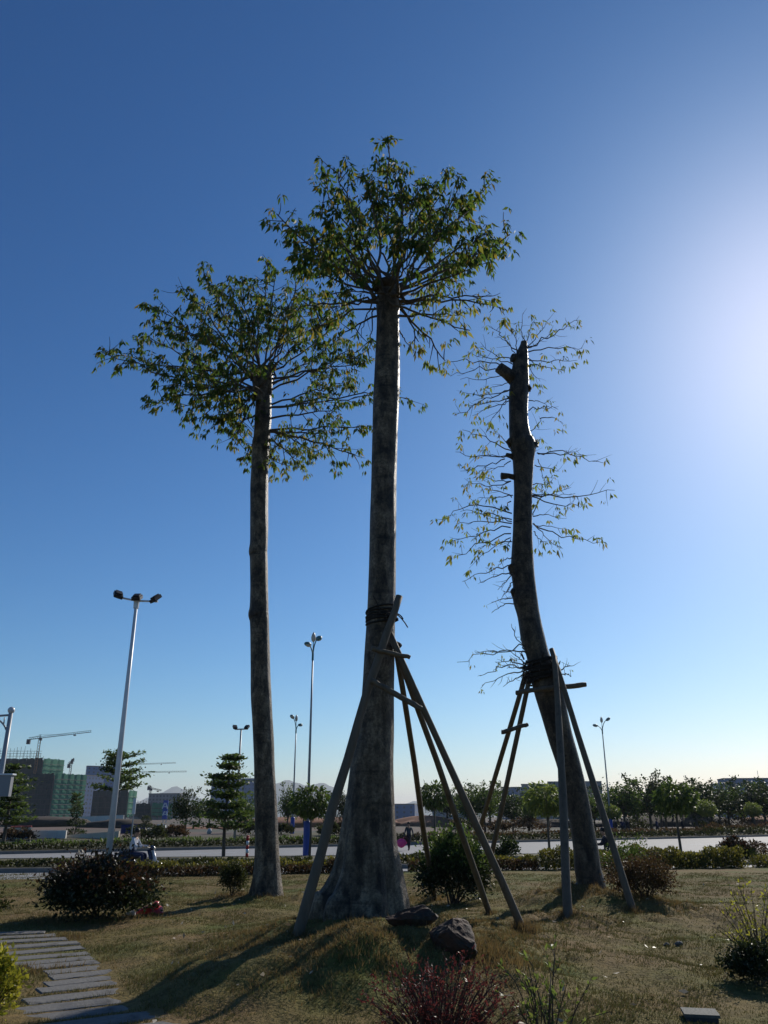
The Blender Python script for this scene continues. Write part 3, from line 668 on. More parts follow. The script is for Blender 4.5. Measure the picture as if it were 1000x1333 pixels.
for dx, dy, s, lab in ((0, 0, .12, 'larger pale stone in the right lawn'), (-.16, .03, .08, 'smaller pale stone beside the larger one in the right lawn')):
    b = MB(); p = (c[0] + dx, c[1] + dy, hgt(c[0] + dx, c[1] + dy) + s * .15); b.ico(p, (s, s * .8, s * .55), 2, .2, int(s * 100)); tag(b.build('stone', 'slab', None, False, loc=p), lab, 'stone')

# ================================================================== SHRUBS AND HEDGES
def bush(name, c, wd, dp, ht, n, leaf, m, label, cat='bush', seed=1, stems=8, top=None, stemm='stem', group=None, clump=.16, droop=.0, base=.1, nclump=None, rough=.16):
    g = np.random.default_rng(seed); c = np.asarray(c, float)
    root = empty(name, c, label, cat, group)
    nc = nclump or max(12, n // 45)
    u = unit(g.normal(size=(nc, 3))); u[:, 2] = np.abs(u[:, 2]) * 1.15 - .25
    u = unit(u) * (g.uniform(.45, 1.0, (nc, 1)) ** .5) * (1 + g.normal(size=(nc, 1)) * rough)
    C = u * np.array([wd / 2, dp / 2, ht * .6]) + np.array([0, 0, ht * .42])
    C[:, 2] = np.maximum(C[:, 2], base * ht)
    k = g.integers(0, nc, n)
    B = c + C[k] + g.normal(size=(n, 3)) * np.array([wd, dp, ht * 1.1]) * clump * .5
    B[:, 2] = np.maximum(B[:, 2], c[2] + .02 + base * .3 * ht)
    D = unit(B - c - np.array([0, 0, ht * .3])) * .8 + g.normal(size=(n, 3)) * .7 + np.array([0, 0, .15 - droop])
    L = leaf * g.uniform(.6, 1.35, n)
    q = leafquads(B, D, L, L * g.uniform(.38, .6, n), g)
    if top is None: quadmesh('foliage', q, 4, m, root, 'stuff')
    else:
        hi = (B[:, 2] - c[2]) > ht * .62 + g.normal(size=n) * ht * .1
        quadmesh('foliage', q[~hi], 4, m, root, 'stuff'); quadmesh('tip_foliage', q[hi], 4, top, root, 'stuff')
    for i in range(stems):
        b = MB(); e = c + C[i % nc] * .95; p0 = c + np.array([g.normal() * wd * .05, g.normal() * dp * .05, -.05])
        b.tube(bez(p0, (p0 + e) / 2 + np.array([0, 0, .12 * ht]), e, 6), np.linspace(.018, .005, 6) * max(.5, min(1.4, ht)), 5); b.build('stem', stemm, root)
    return root
def bush_px(name, x0, x1, y0, y1, n, leaf, m, label, Y=None, **k):
    cx = (x0 + x1) / 2
    if Y is None: c = on_ground(cx, y1)
    else: c = np.array([at_Y(cx, y1, Y)[0], Y, k.pop('z', 0.)])
    s = pxm((y0 + y1) / 2, c[1]); 
    return bush(name, c, (x1 - x0) * s * .8, (x1 - x0) * s * .8 * k.pop('dpr', .9), (y1 - y0) * s * .93 * k.pop('hs', 1.0), n, leaf, m, label, **k)
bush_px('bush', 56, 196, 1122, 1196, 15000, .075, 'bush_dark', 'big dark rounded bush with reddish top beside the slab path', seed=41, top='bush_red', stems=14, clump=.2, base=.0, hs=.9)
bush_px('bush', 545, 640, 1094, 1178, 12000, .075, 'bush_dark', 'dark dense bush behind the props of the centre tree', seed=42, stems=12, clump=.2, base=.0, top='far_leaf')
bush_px('bush', 283, 322, 1128, 1166, 3000, .05, 'hedge_dark', 'small low bush at the foot of the slender left tree', seed=43, stems=6, base=0.)
bush_px('bush', 800, 882, 1122, 1170, 6000, .05, 'hedge_brown', 'wispy red-brown bush right of the leaning tree', seed=44, stems=14, stemm='redstem', droop=.3, clump=.2)
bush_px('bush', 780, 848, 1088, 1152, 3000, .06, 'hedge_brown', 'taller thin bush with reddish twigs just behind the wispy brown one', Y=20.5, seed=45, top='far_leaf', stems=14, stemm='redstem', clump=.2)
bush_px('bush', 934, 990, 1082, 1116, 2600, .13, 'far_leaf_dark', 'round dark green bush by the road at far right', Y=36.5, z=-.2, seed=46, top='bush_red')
bush_px('bush', 642, 680, 1086, 1116, 1600, .12, 'far_leaf_dark', 'small bush by the road behind the crossing props', Y=36, z=-.2, seed=47)
bush_px('bush', 945, 1030, 1238, 1284, 3000, .05, 'bush_dark', 'dark low undergrowth at the foot of the yellow leafed bush', seed=148, stems=6, clump=.19, base=.0)
bush_px('bush', -66, 16, 1276, 1372, 2600, .05, 'yellow_leaf', 'bright yellow-green bush in the bottom left corner', Y=8.1, seed=49, stems=16, clump=.14)
bush_px('bush', -60, 12, 1160, 1204, 1200, .06, 'hedge_dark', 'green bush cut by the left edge of the picture', Y=15.5, seed=50)
# crimson twiggy bush, bottom centre
def twiggy(name, c, wd, ht, nst, m_leaf, stemm, label, seed, leaf, nl, r=.006, spread=1.0):
    g = np.random.default_rng(seed); root = empty(name, c, label, 'bush'); c = np.asarray(c, float); LB, LD = [], []
    for i in range(nst):
        b = MB(); a = g.uniform(0, 6.28); rr = math.sqrt(g.uniform(0, 1)) * spread
        e = c + np.array([math.cos(a) * rr * wd / 2, math.sin(a) * rr * wd / 2, ht * (1 - .35 * rr * rr) * g.uniform(.8, 1.03)])
        p = bez(c + g.normal(size=3) * [.05, .05, 0], c + (e - c) * [.35, .35, .6], e, 7); b.tube(p, np.linspace(r * 1.6, r * .5, 7), 4)
        for k in range(5):
            s = p[g.integers(2, 7)]; d = unit(unit(e - c) + g.normal(size=3) * .6); q = s + d * ht * g.uniform(.08, .22)
            b.bar(s, q, [r * .7, r * .35], 3)
            for _ in range(nl): LB.append(s + (q - s) * g.uniform(.2, 1.05)); LD.append(d + g.normal(size=3) * .6)
        b.build('stem', stemm, root)
    B = np.array(LB); L = leaf * g.uniform(.6, 1.3, len(B))
    quadmesh('foliage', leafquads(B, np.array(LD), L, L * .42, g), 4, m_leaf, root, 'stuff'); return root
twiggy('bush', (.39, 6.3, .02), 1.0, .73, 160, 'crimson', 'redstem', 'crimson twiggy bush at the bottom centre of the picture', 61, .027, 6, .0035)
c = on_ground(992, 1272); twiggy('bush', c, 1.15, .95, 30, 'yellow_leaf', 'stem', 'leggy bush with yellow leaves at the right edge of the lawn', 63, .05, 3, .0045)
twiggy('bush', (1.1, 6.35, .02), .75, .78, 14, 'far_leaf_pale', 'stem', 'sparse leggy green shrub right of the crimson bush', 62, .045, 5, .005)

def hedge(x0, x1, yf, dep, ht, n, leaf, m, label, seed, z=-.1, top=None, group=None):
    g = np.random.default_rng(seed); c0 = np.array([(x0 + x1) / 2, float(yf(np.array((x0 + x1) / 2))), z])
    root = empty('hedge', c0, label, 'hedge', group)
    X = g.uniform(x0, x1, n); und = 1 + .13 * np.sin(X * 1.7 + seed) + .1 * np.sin(X * 4.1 + 2 * seed) + .08 * np.sin(X * 9.3)
    Yv = g.normal(size=n) * dep * .32; hh = ht * und * np.sqrt(np.clip(1 - (Yv / dep) ** 2, .1, 1))
    Zv = hh * g.uniform(0, 1, n) ** .8
    B = np.stack([X, yf(X) + Yv, z + Zv], 1)
    D = g.normal(size=(n, 3)) * .8 + np.array([0, 0, .7]); L = leaf * g.uniform(.6, 1.3, n)
    q = leafquads(B, D, L, L * .5, g)
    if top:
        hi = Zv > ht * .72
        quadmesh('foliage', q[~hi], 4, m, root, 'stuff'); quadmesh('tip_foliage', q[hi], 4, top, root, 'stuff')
    else: quadmesh('foliage', q, 4, m, root, 'stuff')
    b = MB()
    for x in np.arange(x0 + .2, x1 - .1, .8): b.bar((x, float(yf(np.array(x))), z - .05), (x + g.normal() * .1, float(yf(np.array(x))), z + ht * .6), .015, 4)
    b.build('stems', 'stem', root); return root
lh = lambda x: Ll(x) - .15
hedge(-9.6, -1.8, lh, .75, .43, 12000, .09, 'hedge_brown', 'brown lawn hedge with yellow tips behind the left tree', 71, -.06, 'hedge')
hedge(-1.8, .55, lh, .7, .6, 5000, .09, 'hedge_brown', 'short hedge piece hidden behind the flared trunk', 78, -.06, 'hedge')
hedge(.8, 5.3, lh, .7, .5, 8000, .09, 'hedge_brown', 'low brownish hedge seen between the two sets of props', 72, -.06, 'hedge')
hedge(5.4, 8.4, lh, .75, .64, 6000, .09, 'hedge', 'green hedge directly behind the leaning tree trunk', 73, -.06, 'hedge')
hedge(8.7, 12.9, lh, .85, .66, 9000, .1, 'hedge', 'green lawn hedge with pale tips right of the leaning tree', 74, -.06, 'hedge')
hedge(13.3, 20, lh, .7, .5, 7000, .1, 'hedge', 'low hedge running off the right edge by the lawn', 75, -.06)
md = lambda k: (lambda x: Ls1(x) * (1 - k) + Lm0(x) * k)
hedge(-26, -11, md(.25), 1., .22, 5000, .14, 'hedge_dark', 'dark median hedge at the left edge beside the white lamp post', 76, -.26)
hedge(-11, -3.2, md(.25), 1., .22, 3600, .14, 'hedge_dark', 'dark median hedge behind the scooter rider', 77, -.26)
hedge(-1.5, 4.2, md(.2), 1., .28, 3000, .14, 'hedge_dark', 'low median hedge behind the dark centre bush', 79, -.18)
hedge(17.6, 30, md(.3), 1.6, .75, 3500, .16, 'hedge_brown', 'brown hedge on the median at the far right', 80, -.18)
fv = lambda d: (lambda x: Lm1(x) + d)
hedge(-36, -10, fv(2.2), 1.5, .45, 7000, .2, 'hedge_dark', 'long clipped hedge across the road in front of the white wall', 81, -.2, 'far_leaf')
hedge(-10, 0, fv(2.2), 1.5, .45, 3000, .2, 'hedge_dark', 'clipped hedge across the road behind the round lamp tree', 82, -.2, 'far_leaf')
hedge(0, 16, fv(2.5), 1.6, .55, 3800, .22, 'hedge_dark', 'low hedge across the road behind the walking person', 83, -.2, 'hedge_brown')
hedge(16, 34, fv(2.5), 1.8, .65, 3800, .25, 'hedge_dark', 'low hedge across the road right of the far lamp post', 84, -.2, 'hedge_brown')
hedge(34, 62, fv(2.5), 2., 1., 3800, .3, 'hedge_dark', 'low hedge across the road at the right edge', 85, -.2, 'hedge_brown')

# ================================================================== FARTHER TREES
def proto_round(seed, m='far_leaf'):           # rounded drooping crown on a clear stem, 1 unit tall
    g = np.random.default_rng(seed); root = empty('young_tree', (0, 0, 0))
    b = MB(); b.tube([(0, 0, -.02), (.008, 0, .3), (0, .005, .62), (0, 0, .85)], [.021, .017, .013, .006], 7)
    for k in range(9):
        a = g.uniform(0, 6.28); z = g.uniform(.5, .75); b.bar((0, 0, z), (math.cos(a) * .2, math.sin(a) * .2, z + g.uniform(.05, .2)), [.008, .003], 4)
    b.build('trunk', 'limb', root)
    n = 1500; u = unit(g.normal(size=(n, 3))) * (g.uniform(0, 1, (n, 1)) ** .28); u[:, 2] = np.where(u[:, 2] < 0, u[:, 2] * .75, u[:, 2])
    lob = 1 + .13 * np.sin(u[:, 0] * 7 + seed) * np.sin(u[:, 1] * 6 + u[:, 2] * 5)
    B = u * lob[:, None] * np.array([.31, .31, .25]) + np.array([0, 0, .74])
    D = unit(u) * .7 + np.array([0, 0, -.75]) + g.normal(size=(n, 3)) * .35; L = .075 * g.uniform(.6, 1.3, n)
    quadmesh('crown', leafquads(B, D, L, L * .4, g), 4, m, root, 'stuff'); return root
def proto_tier(seed, m='far_leaf', tiers=8, n=4600, wide=.27, z0=.26, taper=.72):     # tiered horizontal branching
    g = np.random.default_rng(seed); root = empty('tiered_tree', (0, 0, 0))
    b = MB(); b.tube([(0, 0, -.02), (.01, .005, .35), (-.008, 0, .7), (0, 0, .98)], [.018, .014, .01, .003], 7)
    LB, LD = [], []; per = n // (tiers * 6)
    for t in range(tiers):
        z = z0 + (.96 - z0) * t / (tiers - 1); rad = wide * (1.0 - taper * (t / (tiers - 1)) ** 1.3) * g.uniform(.8, 1.2)
        for k in range(6):
            a = g.uniform(0, 6.28); l = rad * g.uniform(.65, 1.15)
            e = np.array([math.cos(a) * l, math.sin(a) * l, z + l * g.uniform(.15, .5)]); b.tube([(0, 0, z), np.array([0, 0, z]) * .5 + e * .5 - [0, 0, .01], e], [.006, .004, .002], 4)
            s = g.uniform(.25, 1.08, per)[:, None]
            P = np.array([0, 0, z]) * (1 - s) + e * s + g.normal(size=(per, 3)) * np.array([.03, .03, .009]) * (.5 + s)
            LB.append(P); LD.append(g.normal(size=(per, 3)) * np.array([1, 1, .35]) + np.array([0, 0, .25]))
    b.build('trunk', 'limb', root)
    B = np.concatenate(LB); L = .042 * g.uniform(.6, 1.3, len(B))
    quadmesh('crown', leafquads(B, np.concatenate(LD), L, L * .55, g), 4, m, root, 'stuff'); return root
def proto_bushy(seed, m='far_leaf_dark', sprig=8, n=2200, wd=.36, low=.3):           # broad irregular crown, sprigs standing out on top
    g = np.random.default_rng(seed); root = empty('broad_tree', (0, 0, 0))
    b = MB(); b.tube([(0, 0, -.02), (.01, .01, .25), (-.01, 0, .5), (0, 0, .8)], [.026, .02, .014, .006], 7)
    nc = 26; u = unit(g.normal(size=(nc, 3))) * g.uniform(.35, 1, (nc, 1)); C = u * np.array([wd, wd, .26]) + np.array([0, 0, low + .28])
    S = np.stack([g.normal(size=sprig) * wd * .6, g.normal(size=sprig) * wd * .6, g.uniform(.78, 1.0, sprig)], 1); C = np.concatenate([C, S])
    for c in C: b.tube([(0, 0, g.uniform(.25, .5)), c * [.5, .5, .8], c], [.01, .006, .002], 4)
    b.build('trunk', 'limb', root)
    k = np.concatenate([g.integers(0, nc, n), nc + g.integers(0, sprig, sprig * 22)])
    sg = np.where(k < nc, .075, .026)[:, None]
    B = C[k] + g.normal(size=(len(k), 3)) * sg; D = g.normal(size=(len(k), 3)) + np.array([0, 0, .1]); L = .05 * g.uniform(.6, 1.3, len(k))
    quadmesh('crown', leafquads(B, D, L, L * .55, g), 4, m, root, 'stuff'); return root
def proto_topiary(seed, m='far_leaf_dark'):
    g = np.random.default_rng(seed); root = empty('topiary', (0, 0, 0))
    b = MB(); b.tube([(0, 0, -.02), (.03, 0, .3), (-.02, 0, .6), (0, 0, .9)], [.03, .025, .02, .01], 6); b.build('trunk', 'limb', root)
    for c, d, n in (((0, 0, .8), (.5, .5, .36), 420), ((.02, 0, .47), (.8, .7, .2), 420), ((0, 0, .16), (.95, .9, .17), 420)):
        u = unit(g.normal(size=(n, 3))) * (g.uniform(.3, 1, (n, 1)) ** .4); B = u * np.array(d) / 2 + np.array(c); L = .07 * g.uniform(.6, 1.3, n)
        quadmesh('clipped_tier', leafquads(B, u + g.normal(size=(n, 3)) * .5, L, L * .55, g), 4, m, root, 'stuff')
    return root
protos = {'round': [proto_round(1), proto_round(2, 'far_leaf_pale'), proto_round(3)], 'tier': [proto_tier(4), proto_tier(5, tiers=5, wide=.36, n=2800, z0=.56, taper=.35), proto_tier(6)],
          'bushy': [proto_bushy(7), proto_bushy(8, 'far_leaf', 10), proto_bushy(9, 'far_leaf_dark', 14, 1700), proto_bushy(10, 'far_leaf', 6, 1900, .3, .34)], 'topiary': [proto_topiary(12)]}
used = set()
def far_ground(x, Y):
    x_ = np.array(float(x)); dy = Y - float(Lm1(x_))
    if dy > 0: return float(farz(dy)(x_))
    if Y > float(Ls1(x_)): return -.18
    return 0.
def plant(kind, i, px, top, Y, label, group, wide=1.0, cat='tree', base=None):
    p = at_Y(px, 1085, Y); z0 = far_ground(p[0], Y) if base is None else base
    ztop = at_Y(px, top, Y)[2]; h = ztop - z0; src = protos[kind][i]
    if (kind, i) not in used: used.add((kind, i)); o = src
    else: o = copy_tree(src)
    o.location = (p[0], Y, z0 - .02); o.scale = (h * wide, h * wide, h); o.rotation_euler = (0, 0, random.uniform(0, 6.28))
    o['label'] = label; o['category'] = cat; o['group'] = group
G1 = 'young trees along the median'; G2 = 'trees beyond the road'; G3 = 'clipped topiary shrubs'
plant('tier', 0, 293, 983, 44.5, 'tiered tree with layered branches just left of the slender trunk', G1, 1.12)
plant('round', 0, 404, 1021, 45.0, 'round-headed young tree in front of the blue-based lamp post', G1, 1.0)
plant('round', 1, 714, 1018, 48, 'pale round-headed tree just left of the leaning trunk', G1, 1.0)
plant('round', 2, 884, 1016, 49, 'round-headed young tree standing alone before the right road', G1, 1.05)
plant('tier', 1, 148, 984, 72, 'wide flat-topped tiered tree behind the white floodlight post', G2, .95)
plant('tier', 2, 6, 996, 56, 'tiered tree at the left edge below the crane', G2, 1.3)
plant('tier', 1, 94, 1035, 88, 'small flat-topped tree before the green netted building', G2, .6)
plant('bushy', 0, 241, 1024, 80, 'dense dark tree between the blue banner and the tiered tree', G2, .95)
plant('round', 2, 566, 1017, 72, 'round-headed tree seen between the two left props', G2, .9)
plant('bushy', 1, 318, 1034, 92, 'tree half hidden behind the slender left trunk', G2, .9)
plant('bushy', 3, 374, 1021, 90, 'thin upright tree between the slender trunk and the round one', G2, .75)
plant('bushy', 2, 447, 1028, 98, 'dark tree behind the left prop of the centre tree', G2, .9)
plant('bushy', 3, 462, 1044, 100, 'smaller tree touching the left edge of the flared trunk', G2, .8)
plant('topiary', 0, 97, 1048, 76, 'three-tier clipped topiary before the white site wall', G3, .8, 'shrub')
plant('topiary', 0, 189, 1061, 82, 'clipped topiary near the white sacks', G3, 1.1, 'shrub')
plant('topiary', 0, 425, 1062, 84, 'clipped topiary right of the round-headed lamp tree', G3, .9, 'shrub')
rt = [('bushy', 3, 610, 1028, 98, .8, 'low tree between the crossing props, left one'), ('bushy', 1, 632, 1017, 100, .85, 'sparse tall tree right behind the crossing props'), ('bushy', 0, 668, 1030, 96, .8, 'dark tree right of the crossing props'),
      ('bushy', 3, 690, 1038, 104, .8, 'lower tree between the dark one and the pale round one'), ('bushy', 2, 735, 1030, 104, .9, 'tree behind the leaning trunk'), ('bushy', 1, 776, 1034, 105, .9, 'tree glimpsed between the leaning trunk and its right prop'),
      ('bushy', 1, 815, 1015, 98, 1.0, 'leafy tree just right of the far lamp post'), ('bushy', 2, 850, 1006, 100, .9, 'tallest sprigged tree left of the lone round one'), ('bushy', 3, 868, 1022, 112, 1.0, 'tree directly behind the lone round one'),
      ('bushy', 0, 908, 1018, 104, 1.0, 'dark tree right of the lone round one'), ('bushy', 2, 928, 1011, 108, .9, 'sprigged tall tree left of the blue rooftop'), ('bushy', 1, 952, 1020, 116, .95, 'tree in front of the blue rooftop, left side'),
      ('bushy', 0, 982, 1016, 110, 1.05, 'dark tree in front of the blue rooftop, right side'), ('bushy', 2, 1012, 1012, 114, 1.0, 'tree cut by the right edge of the picture'), ('bushy', 3, 832, 1026, 122, 1.0, 'tree filling the gap behind the leafy lamp tree'), ('bushy', 3, 890, 1024, 124, 1.1, 'tree far back behind the lone round one'), ('bushy', 3, 968, 1026, 126, 1.1, 'tree far back at right between the two dark ones'),
      ('round', 1, 800, 1047, 92, .9, 'small pale tree below the leafy lamp tree'), ('round', 1, 924, 1041, 98, .95, 'small pale round tree below the sprigged tall one'), ('round', 1, 985, 1044, 104, .9, 'small pale tree at the far right below the dark one'), ('round', 1, 693, 1042, 92, .85, 'small pale tree left of the leaning trunk')]
for kind, i, px, top, Y, wd, lab in rt: plant(kind, i, px, top, Y, lab, G2, wd * (1.3 if kind == 'bushy' else 1.0))
ORD = 'first second third fourth fifth sixth seventh eighth ninth tenth eleventh twelfth thirteenth fourteenth fifteenth sixteenth seventeenth'.split()
for k in range(17):
    plant('bushy', (0, 3, 2, 1)[k % 4], 588 + k * 27 + random.uniform(-7, 7), 1026 + random.uniform(-7, 5), 132 + random.uniform(0, 28), ORD[k] + ' tree from the left in the far belt behind the right roadside trees', 'dense tree belt behind the right roadside trees', 1.45)
for k in range(5):
    plant('bushy', (0, 3, 2, 1)[k % 4], (272, 258, 345, 395, 470)[k], 1042 + random.uniform(-4, 4), 140 + random.uniform(0, 20), ('low hazy tree peeping out left of the layered tree', 'low hazy tree just right of the dense dark tree', 'low hazy tree behind the slender trunk', 'low hazy tree behind the round-headed lamp tree', 'low hazy tree behind the flared trunk')[k], 'low trees on the far side of the building site', 1.4)
# low scrub on the far verge
for k, (px, Y, wpx, hpx, m, lab) in enumerate([(20, 66, 40, 14, 'hedge_brown', 'scrub in front of the printed wall end'), (190, 70, 44, 17, 'hedge_dark', 'scrub below the clipped topiary by the sacks'), (228, 76, 30, 14, 'hedge_brown', 'brown scrub under the dense dark tree'), (330, 82, 30, 16, 'hedge_dark', 'scrub beside the slender trunk across the road'),
                                            (368, 84, 22, 12, 'hedge_dark', 'scrub at the foot of the far blue-based lamp post'), (428, 80, 28, 16, 'hedge_dark', 'scrub right of the round-headed lamp tree'), (450, 82, 30, 16, 'hedge_brown', 'scrub beside the flared trunk'), (605, 92, 30, 18, 'hedge_dark', 'scrub mound behind the crossing props'),
                                            (650, 90, 34, 18, 'hedge_brown', 'brown scrub mound right of the crossing props'), (690, 92, 44, 20, 'hedge_brown', 'broad brown scrub left of the leaning trunk'), (760, 96, 30, 14, 'hedge_dark', 'scrub between leaning trunk and right prop'), (830, 100, 44, 14, 'hedge_dark', 'scrub below the leafy tree right of the lamp'),
                                            (920, 108, 34, 14, 'hedge_dark', 'scrub below the small pale round tree'), (960, 112, 46, 18, 'hedge_brown', 'brown scrub below the blue rooftop')]):
    p = at_Y(px, 1088, Y); s = pxm(1088, Y)
    bush('scrub_bush', (p[0], Y, far_ground(p[0], Y) - .05), wpx * s, wpx * s * .7, hpx * s, 900, .25, m, lab, 'bush', 200 + k, 3, group='scrub across the road')

# ================================================================== LAMP POSTS
def post(px, Y, zb, top_px, top_py, r0, r1, root, m, name='pole'):
    a = at_Y(px, 1085, Y); t = at_Y(top_px, top_py, Y); b = MB()
    b.tube([(t[0], Y, zb), (t[0], Y, zb + (t[2] - zb) * .5), t], [r0, (r0 + r1) / 2, r1], 12); return b.build(name, m, root, True), t
# white floodlight mast with three heads
YF = 39.0; SF = YF / 27.2
t = at_Y(178, 783, YF); root = empty('floodlight_post', (t[0], YF, -.2), 'tall white post with three black floodlights behind the big bush', 'lamp post')
post(178, YF, -.2, 178, 783, .15, .08, root, 'white_paint')
b = MB(); A, B = at_Y(152, 777, YF + .15), at_Y(205.5, 783, YF - .15); b.bar(A, t + [0, 0, .03], .05, 6); b.bar(t + [0, 0, .03], B, .05, 6); b.build('crossarm', 'white_paint', root)
b = MB(); b.tube([t - [0, 0, .35], t + [0, 0, .05]], [.13, .155], 10); b.build('collar', 'white_paint', root)
for (x, y), rx, rzz, lab in (((154, 774.5), 38, 25, 1), ((178.5, 778), 30, 0, 2), ((202.5, 779.5), 38, -28, 3)):
    p = at_Y(x, y, YF - .12); Mx = (Matrix.Rotation(R(rzz), 3, 'Z') @ Matrix.Rotation(R(rx), 3, 'X') @ Matrix.Rotation(R((2 - lab) * 14), 3, 'Y'))
    b = MB(); b.box(p, np.array((.30, .34, .12)) * SF, rot=Mx); b.box(p + np.array(Mx @ Vector((0, .02, .08)) * SF), np.array((.22, .24, .06)) * SF, rot=Mx)
    h = b.build('floodlight', 'black', root); b = MB(); b.box(p + np.array(Mx @ Vector((0, 0, -.062)) * SF), np.array((.25, .28, .012)) * SF, rot=Mx); b.build('lens', 'lens', h)
    b = MB(); b.bar(p, p - [0, 0, .19], .03, 5); b.build('bracket', 'white_paint', root)
# flower lamp posts
def flower_lamp(px, py, Y, label, mirror=1, zb=None, s=1.0, yaw=0.):
    t = at_Y(px, py, Y); zb = far_ground(t[0], Y) if zb is None else zb
    root = empty('street_lamp', (t[0], Y, zb), label, 'street lamp', 'flower-headed street lamps')
    b = MB(); b.tube([(t[0], Y, zb), (t[0], Y, zb + (t[2] - zb) * .55), (t[0], Y, t[2] - 1.3 * s)], [.1 * s, .075 * s, .055 * s], 10); b.build('pole', 'steel', root, True)
    b = MB(); b.tube([(t[0], Y, zb - .02), (t[0], Y, zb + 1.6)], [.2, .2], 12); b.tube([(t[0], Y, zb + 1.6), (t[0], Y, zb + 1.66)], [.22, .17], 12); b.build('base_sleeve', 'blue', root)
    b = MB(); h = t - np.array([0, 0, 1.3 * s]); b.tube([h - [0, 0, .15], h + [0, 0, .25]], [.075 * s, .07 * s], 8); b.build('collar', 'teal', root)
    for dx, dz, hx, hz, rr in ((.55, 1.35, .2, .1, 0), (-.5, .75, -.22, .02, 1)):
        dx *= mirror * s; e = h + np.array([dx, 0, dz * s]); b = MB()
        b.tube(bez(h + [0, 0, .1], h + [dx * .15, 0, dz * s * .75], e, 7), np.linspace(.05, .035, 7) * s, 6); arm = b.build('arm', 'teal', root, True)
        Mx = Matrix.Rotation(-mirror * (1 if hx > 0 else -1) * R(34 if rr == 0 else 8), 3, 'Y'); c = e + np.array([hx * mirror * s, 0, hz * s])
        b = MB(); b.ico((0, 0, 0), (.62 * s, .46 * s, .3 * s), 2); V = b.v[0] @ np.array(Mx).T + c; b.v[0] = V; hd = b.build('lamp_head', 'teal', root, True)
        b = MB(); b.ico((0, 0, 0), (.5 * s, .37 * s, .2 * s), 2); b.v[0] = (b.v[0] + [0, -.03 * s, -.075 * s]) @ np.array(Mx).T + c; b.build('diffuser', 'glass', hd, True)
    b = MB(); e = h + np.array([.02 * mirror, 0, 1.05 * s]); b.bar(h + [0, 0, .2], e, .025 * s, 6); b.build('stalk', 'teal', root)
    b = MB(); b.tube([e, e + [0, 0, .12 * s], e + [0, 0, .34 * s], e + [0, 0, .55 * s], e + [0, 0, .68 * s]], np.array([.04, .14, .16, .1, .02]) * s, 10); b.build('bud_lamp', 'bud', root, True)
    root.rotation_euler = (0, 0, yaw)
flower_lamp(408, 831, 45.6, 'nearer three-headed street lamp with blue base left of centre', 1, s=.85, yaw=R(66))
flower_lamp(386, 936, 86, 'farther three-headed street lamp left of the nearer one', -1, yaw=R(60))
flower_lamp(783, 938, 92, 'three-headed street lamp right of the leaning tree', 1)
# two-headed floodlight post
YT = 70.
t = at_Y(314, 950, YT); root = empty('floodlight_post', (t[0], YT, -.1), 'slim post with two floodlights behind the tiered tree', 'lamp post')
post(314, YT, -.1, 314, 950, .11, .07, root, 'steel')
b = MB(); b.bar(at_Y(305.5, 949.5, YT), at_Y(323, 949, YT), .06, 6); b.build('crossarm', 'steel', root)
for x, rzz in ((306, 25), (321.5, -20)):
    p = at_Y(x, 946.5, YT); Mx = Matrix.Rotation(R(rzz), 3, 'Z') @ Matrix.Rotation(R(35), 3, 'X')
    b = MB(); b.box(p, (.34, .4, .18), rot=Mx); h = b.build('floodlight', 'black', root); b = MB(); b.box(p + np.array(Mx @ Vector((0, 0, -.1))), (.28, .32, .015), rot=Mx); b.build('lens', 'lens', h)
# bracket lamp with grey panel at the left edge
YB = 40.
t = at_Y(14.5, 926, YB); root = empty('lamp_post', (t[0], YB, -.35), 'grey post with scrolled bracket and ball top at the left edge', 'lamp post')
post(14.5, YB, -.35, 14.5, 926, .14, .1, root, 'steel')
b = MB(); b.ico(t + [0, 0, .05], (.34, .34, .34), 2); b.build('finial', 'silver', root, True)
b = MB(); a0 = at_Y(12, 931, YB); b.bar(a0, a0 + [-1.6, 0, -.1], .055, 6); b.tube(bez(at_Y(8, 950, YB), at_Y(4, 936, YB), at_Y(-16, 932, YB), 8), .045, 6); b.bar(at_Y(6, 934, YB), at_Y(5, 942, YB), .03, 5); b.build('bracket', 'steel', root, True)
pc = at_Y(-4, 1023, YB); b = MB(); b.box(pc, (1.35, .3, .95)); b.build('sign_box', 'greywall', root); b = MB(); b.box(pc + [0, 0, .51], (1.5, .42, .07)); b.build('box_cap', 'white_paint', root)
# small sign on post beyond the road
p = at_Y(176, 1040, 62.); zb = far_ground(p[0], 62.); root = empty('sign_post', (p[0], 62., zb), 'thin grey post with narrow white sign right of the white mast', 'sign')
b = MB(); b.tube([(p[0], 62., zb), (p[0], 62., p[2])], .05, 8); b.build('pole', 'steel', root)
b = MB(); b.box((p[0] + .02, 61.9, p[2] - .5), (.2, .06, 1.05)); b.build('panel', 'white_paint', root)
# bollard on the median
p = at_Y(322, 1104, 43.5); root = empty('bollard', (p[0], 43.5, -.18), 'red and white banded bollard left of the slender trunk', 'bollard')
for k in range(5):
    b = MB(); b.tube([(p[0], 43.5, -.2 + k * .19), (p[0], 43.5, -.2 + (k + 1) * .19)], .075, 10); b.build('band', 'redpaint' if k % 2 == 0 else 'white_paint', root, True)
b = MB(); b.ico((p[0], 43.5, .76), (.16, .16, .12), 2); b.build('cap', 'redpaint', root, True)

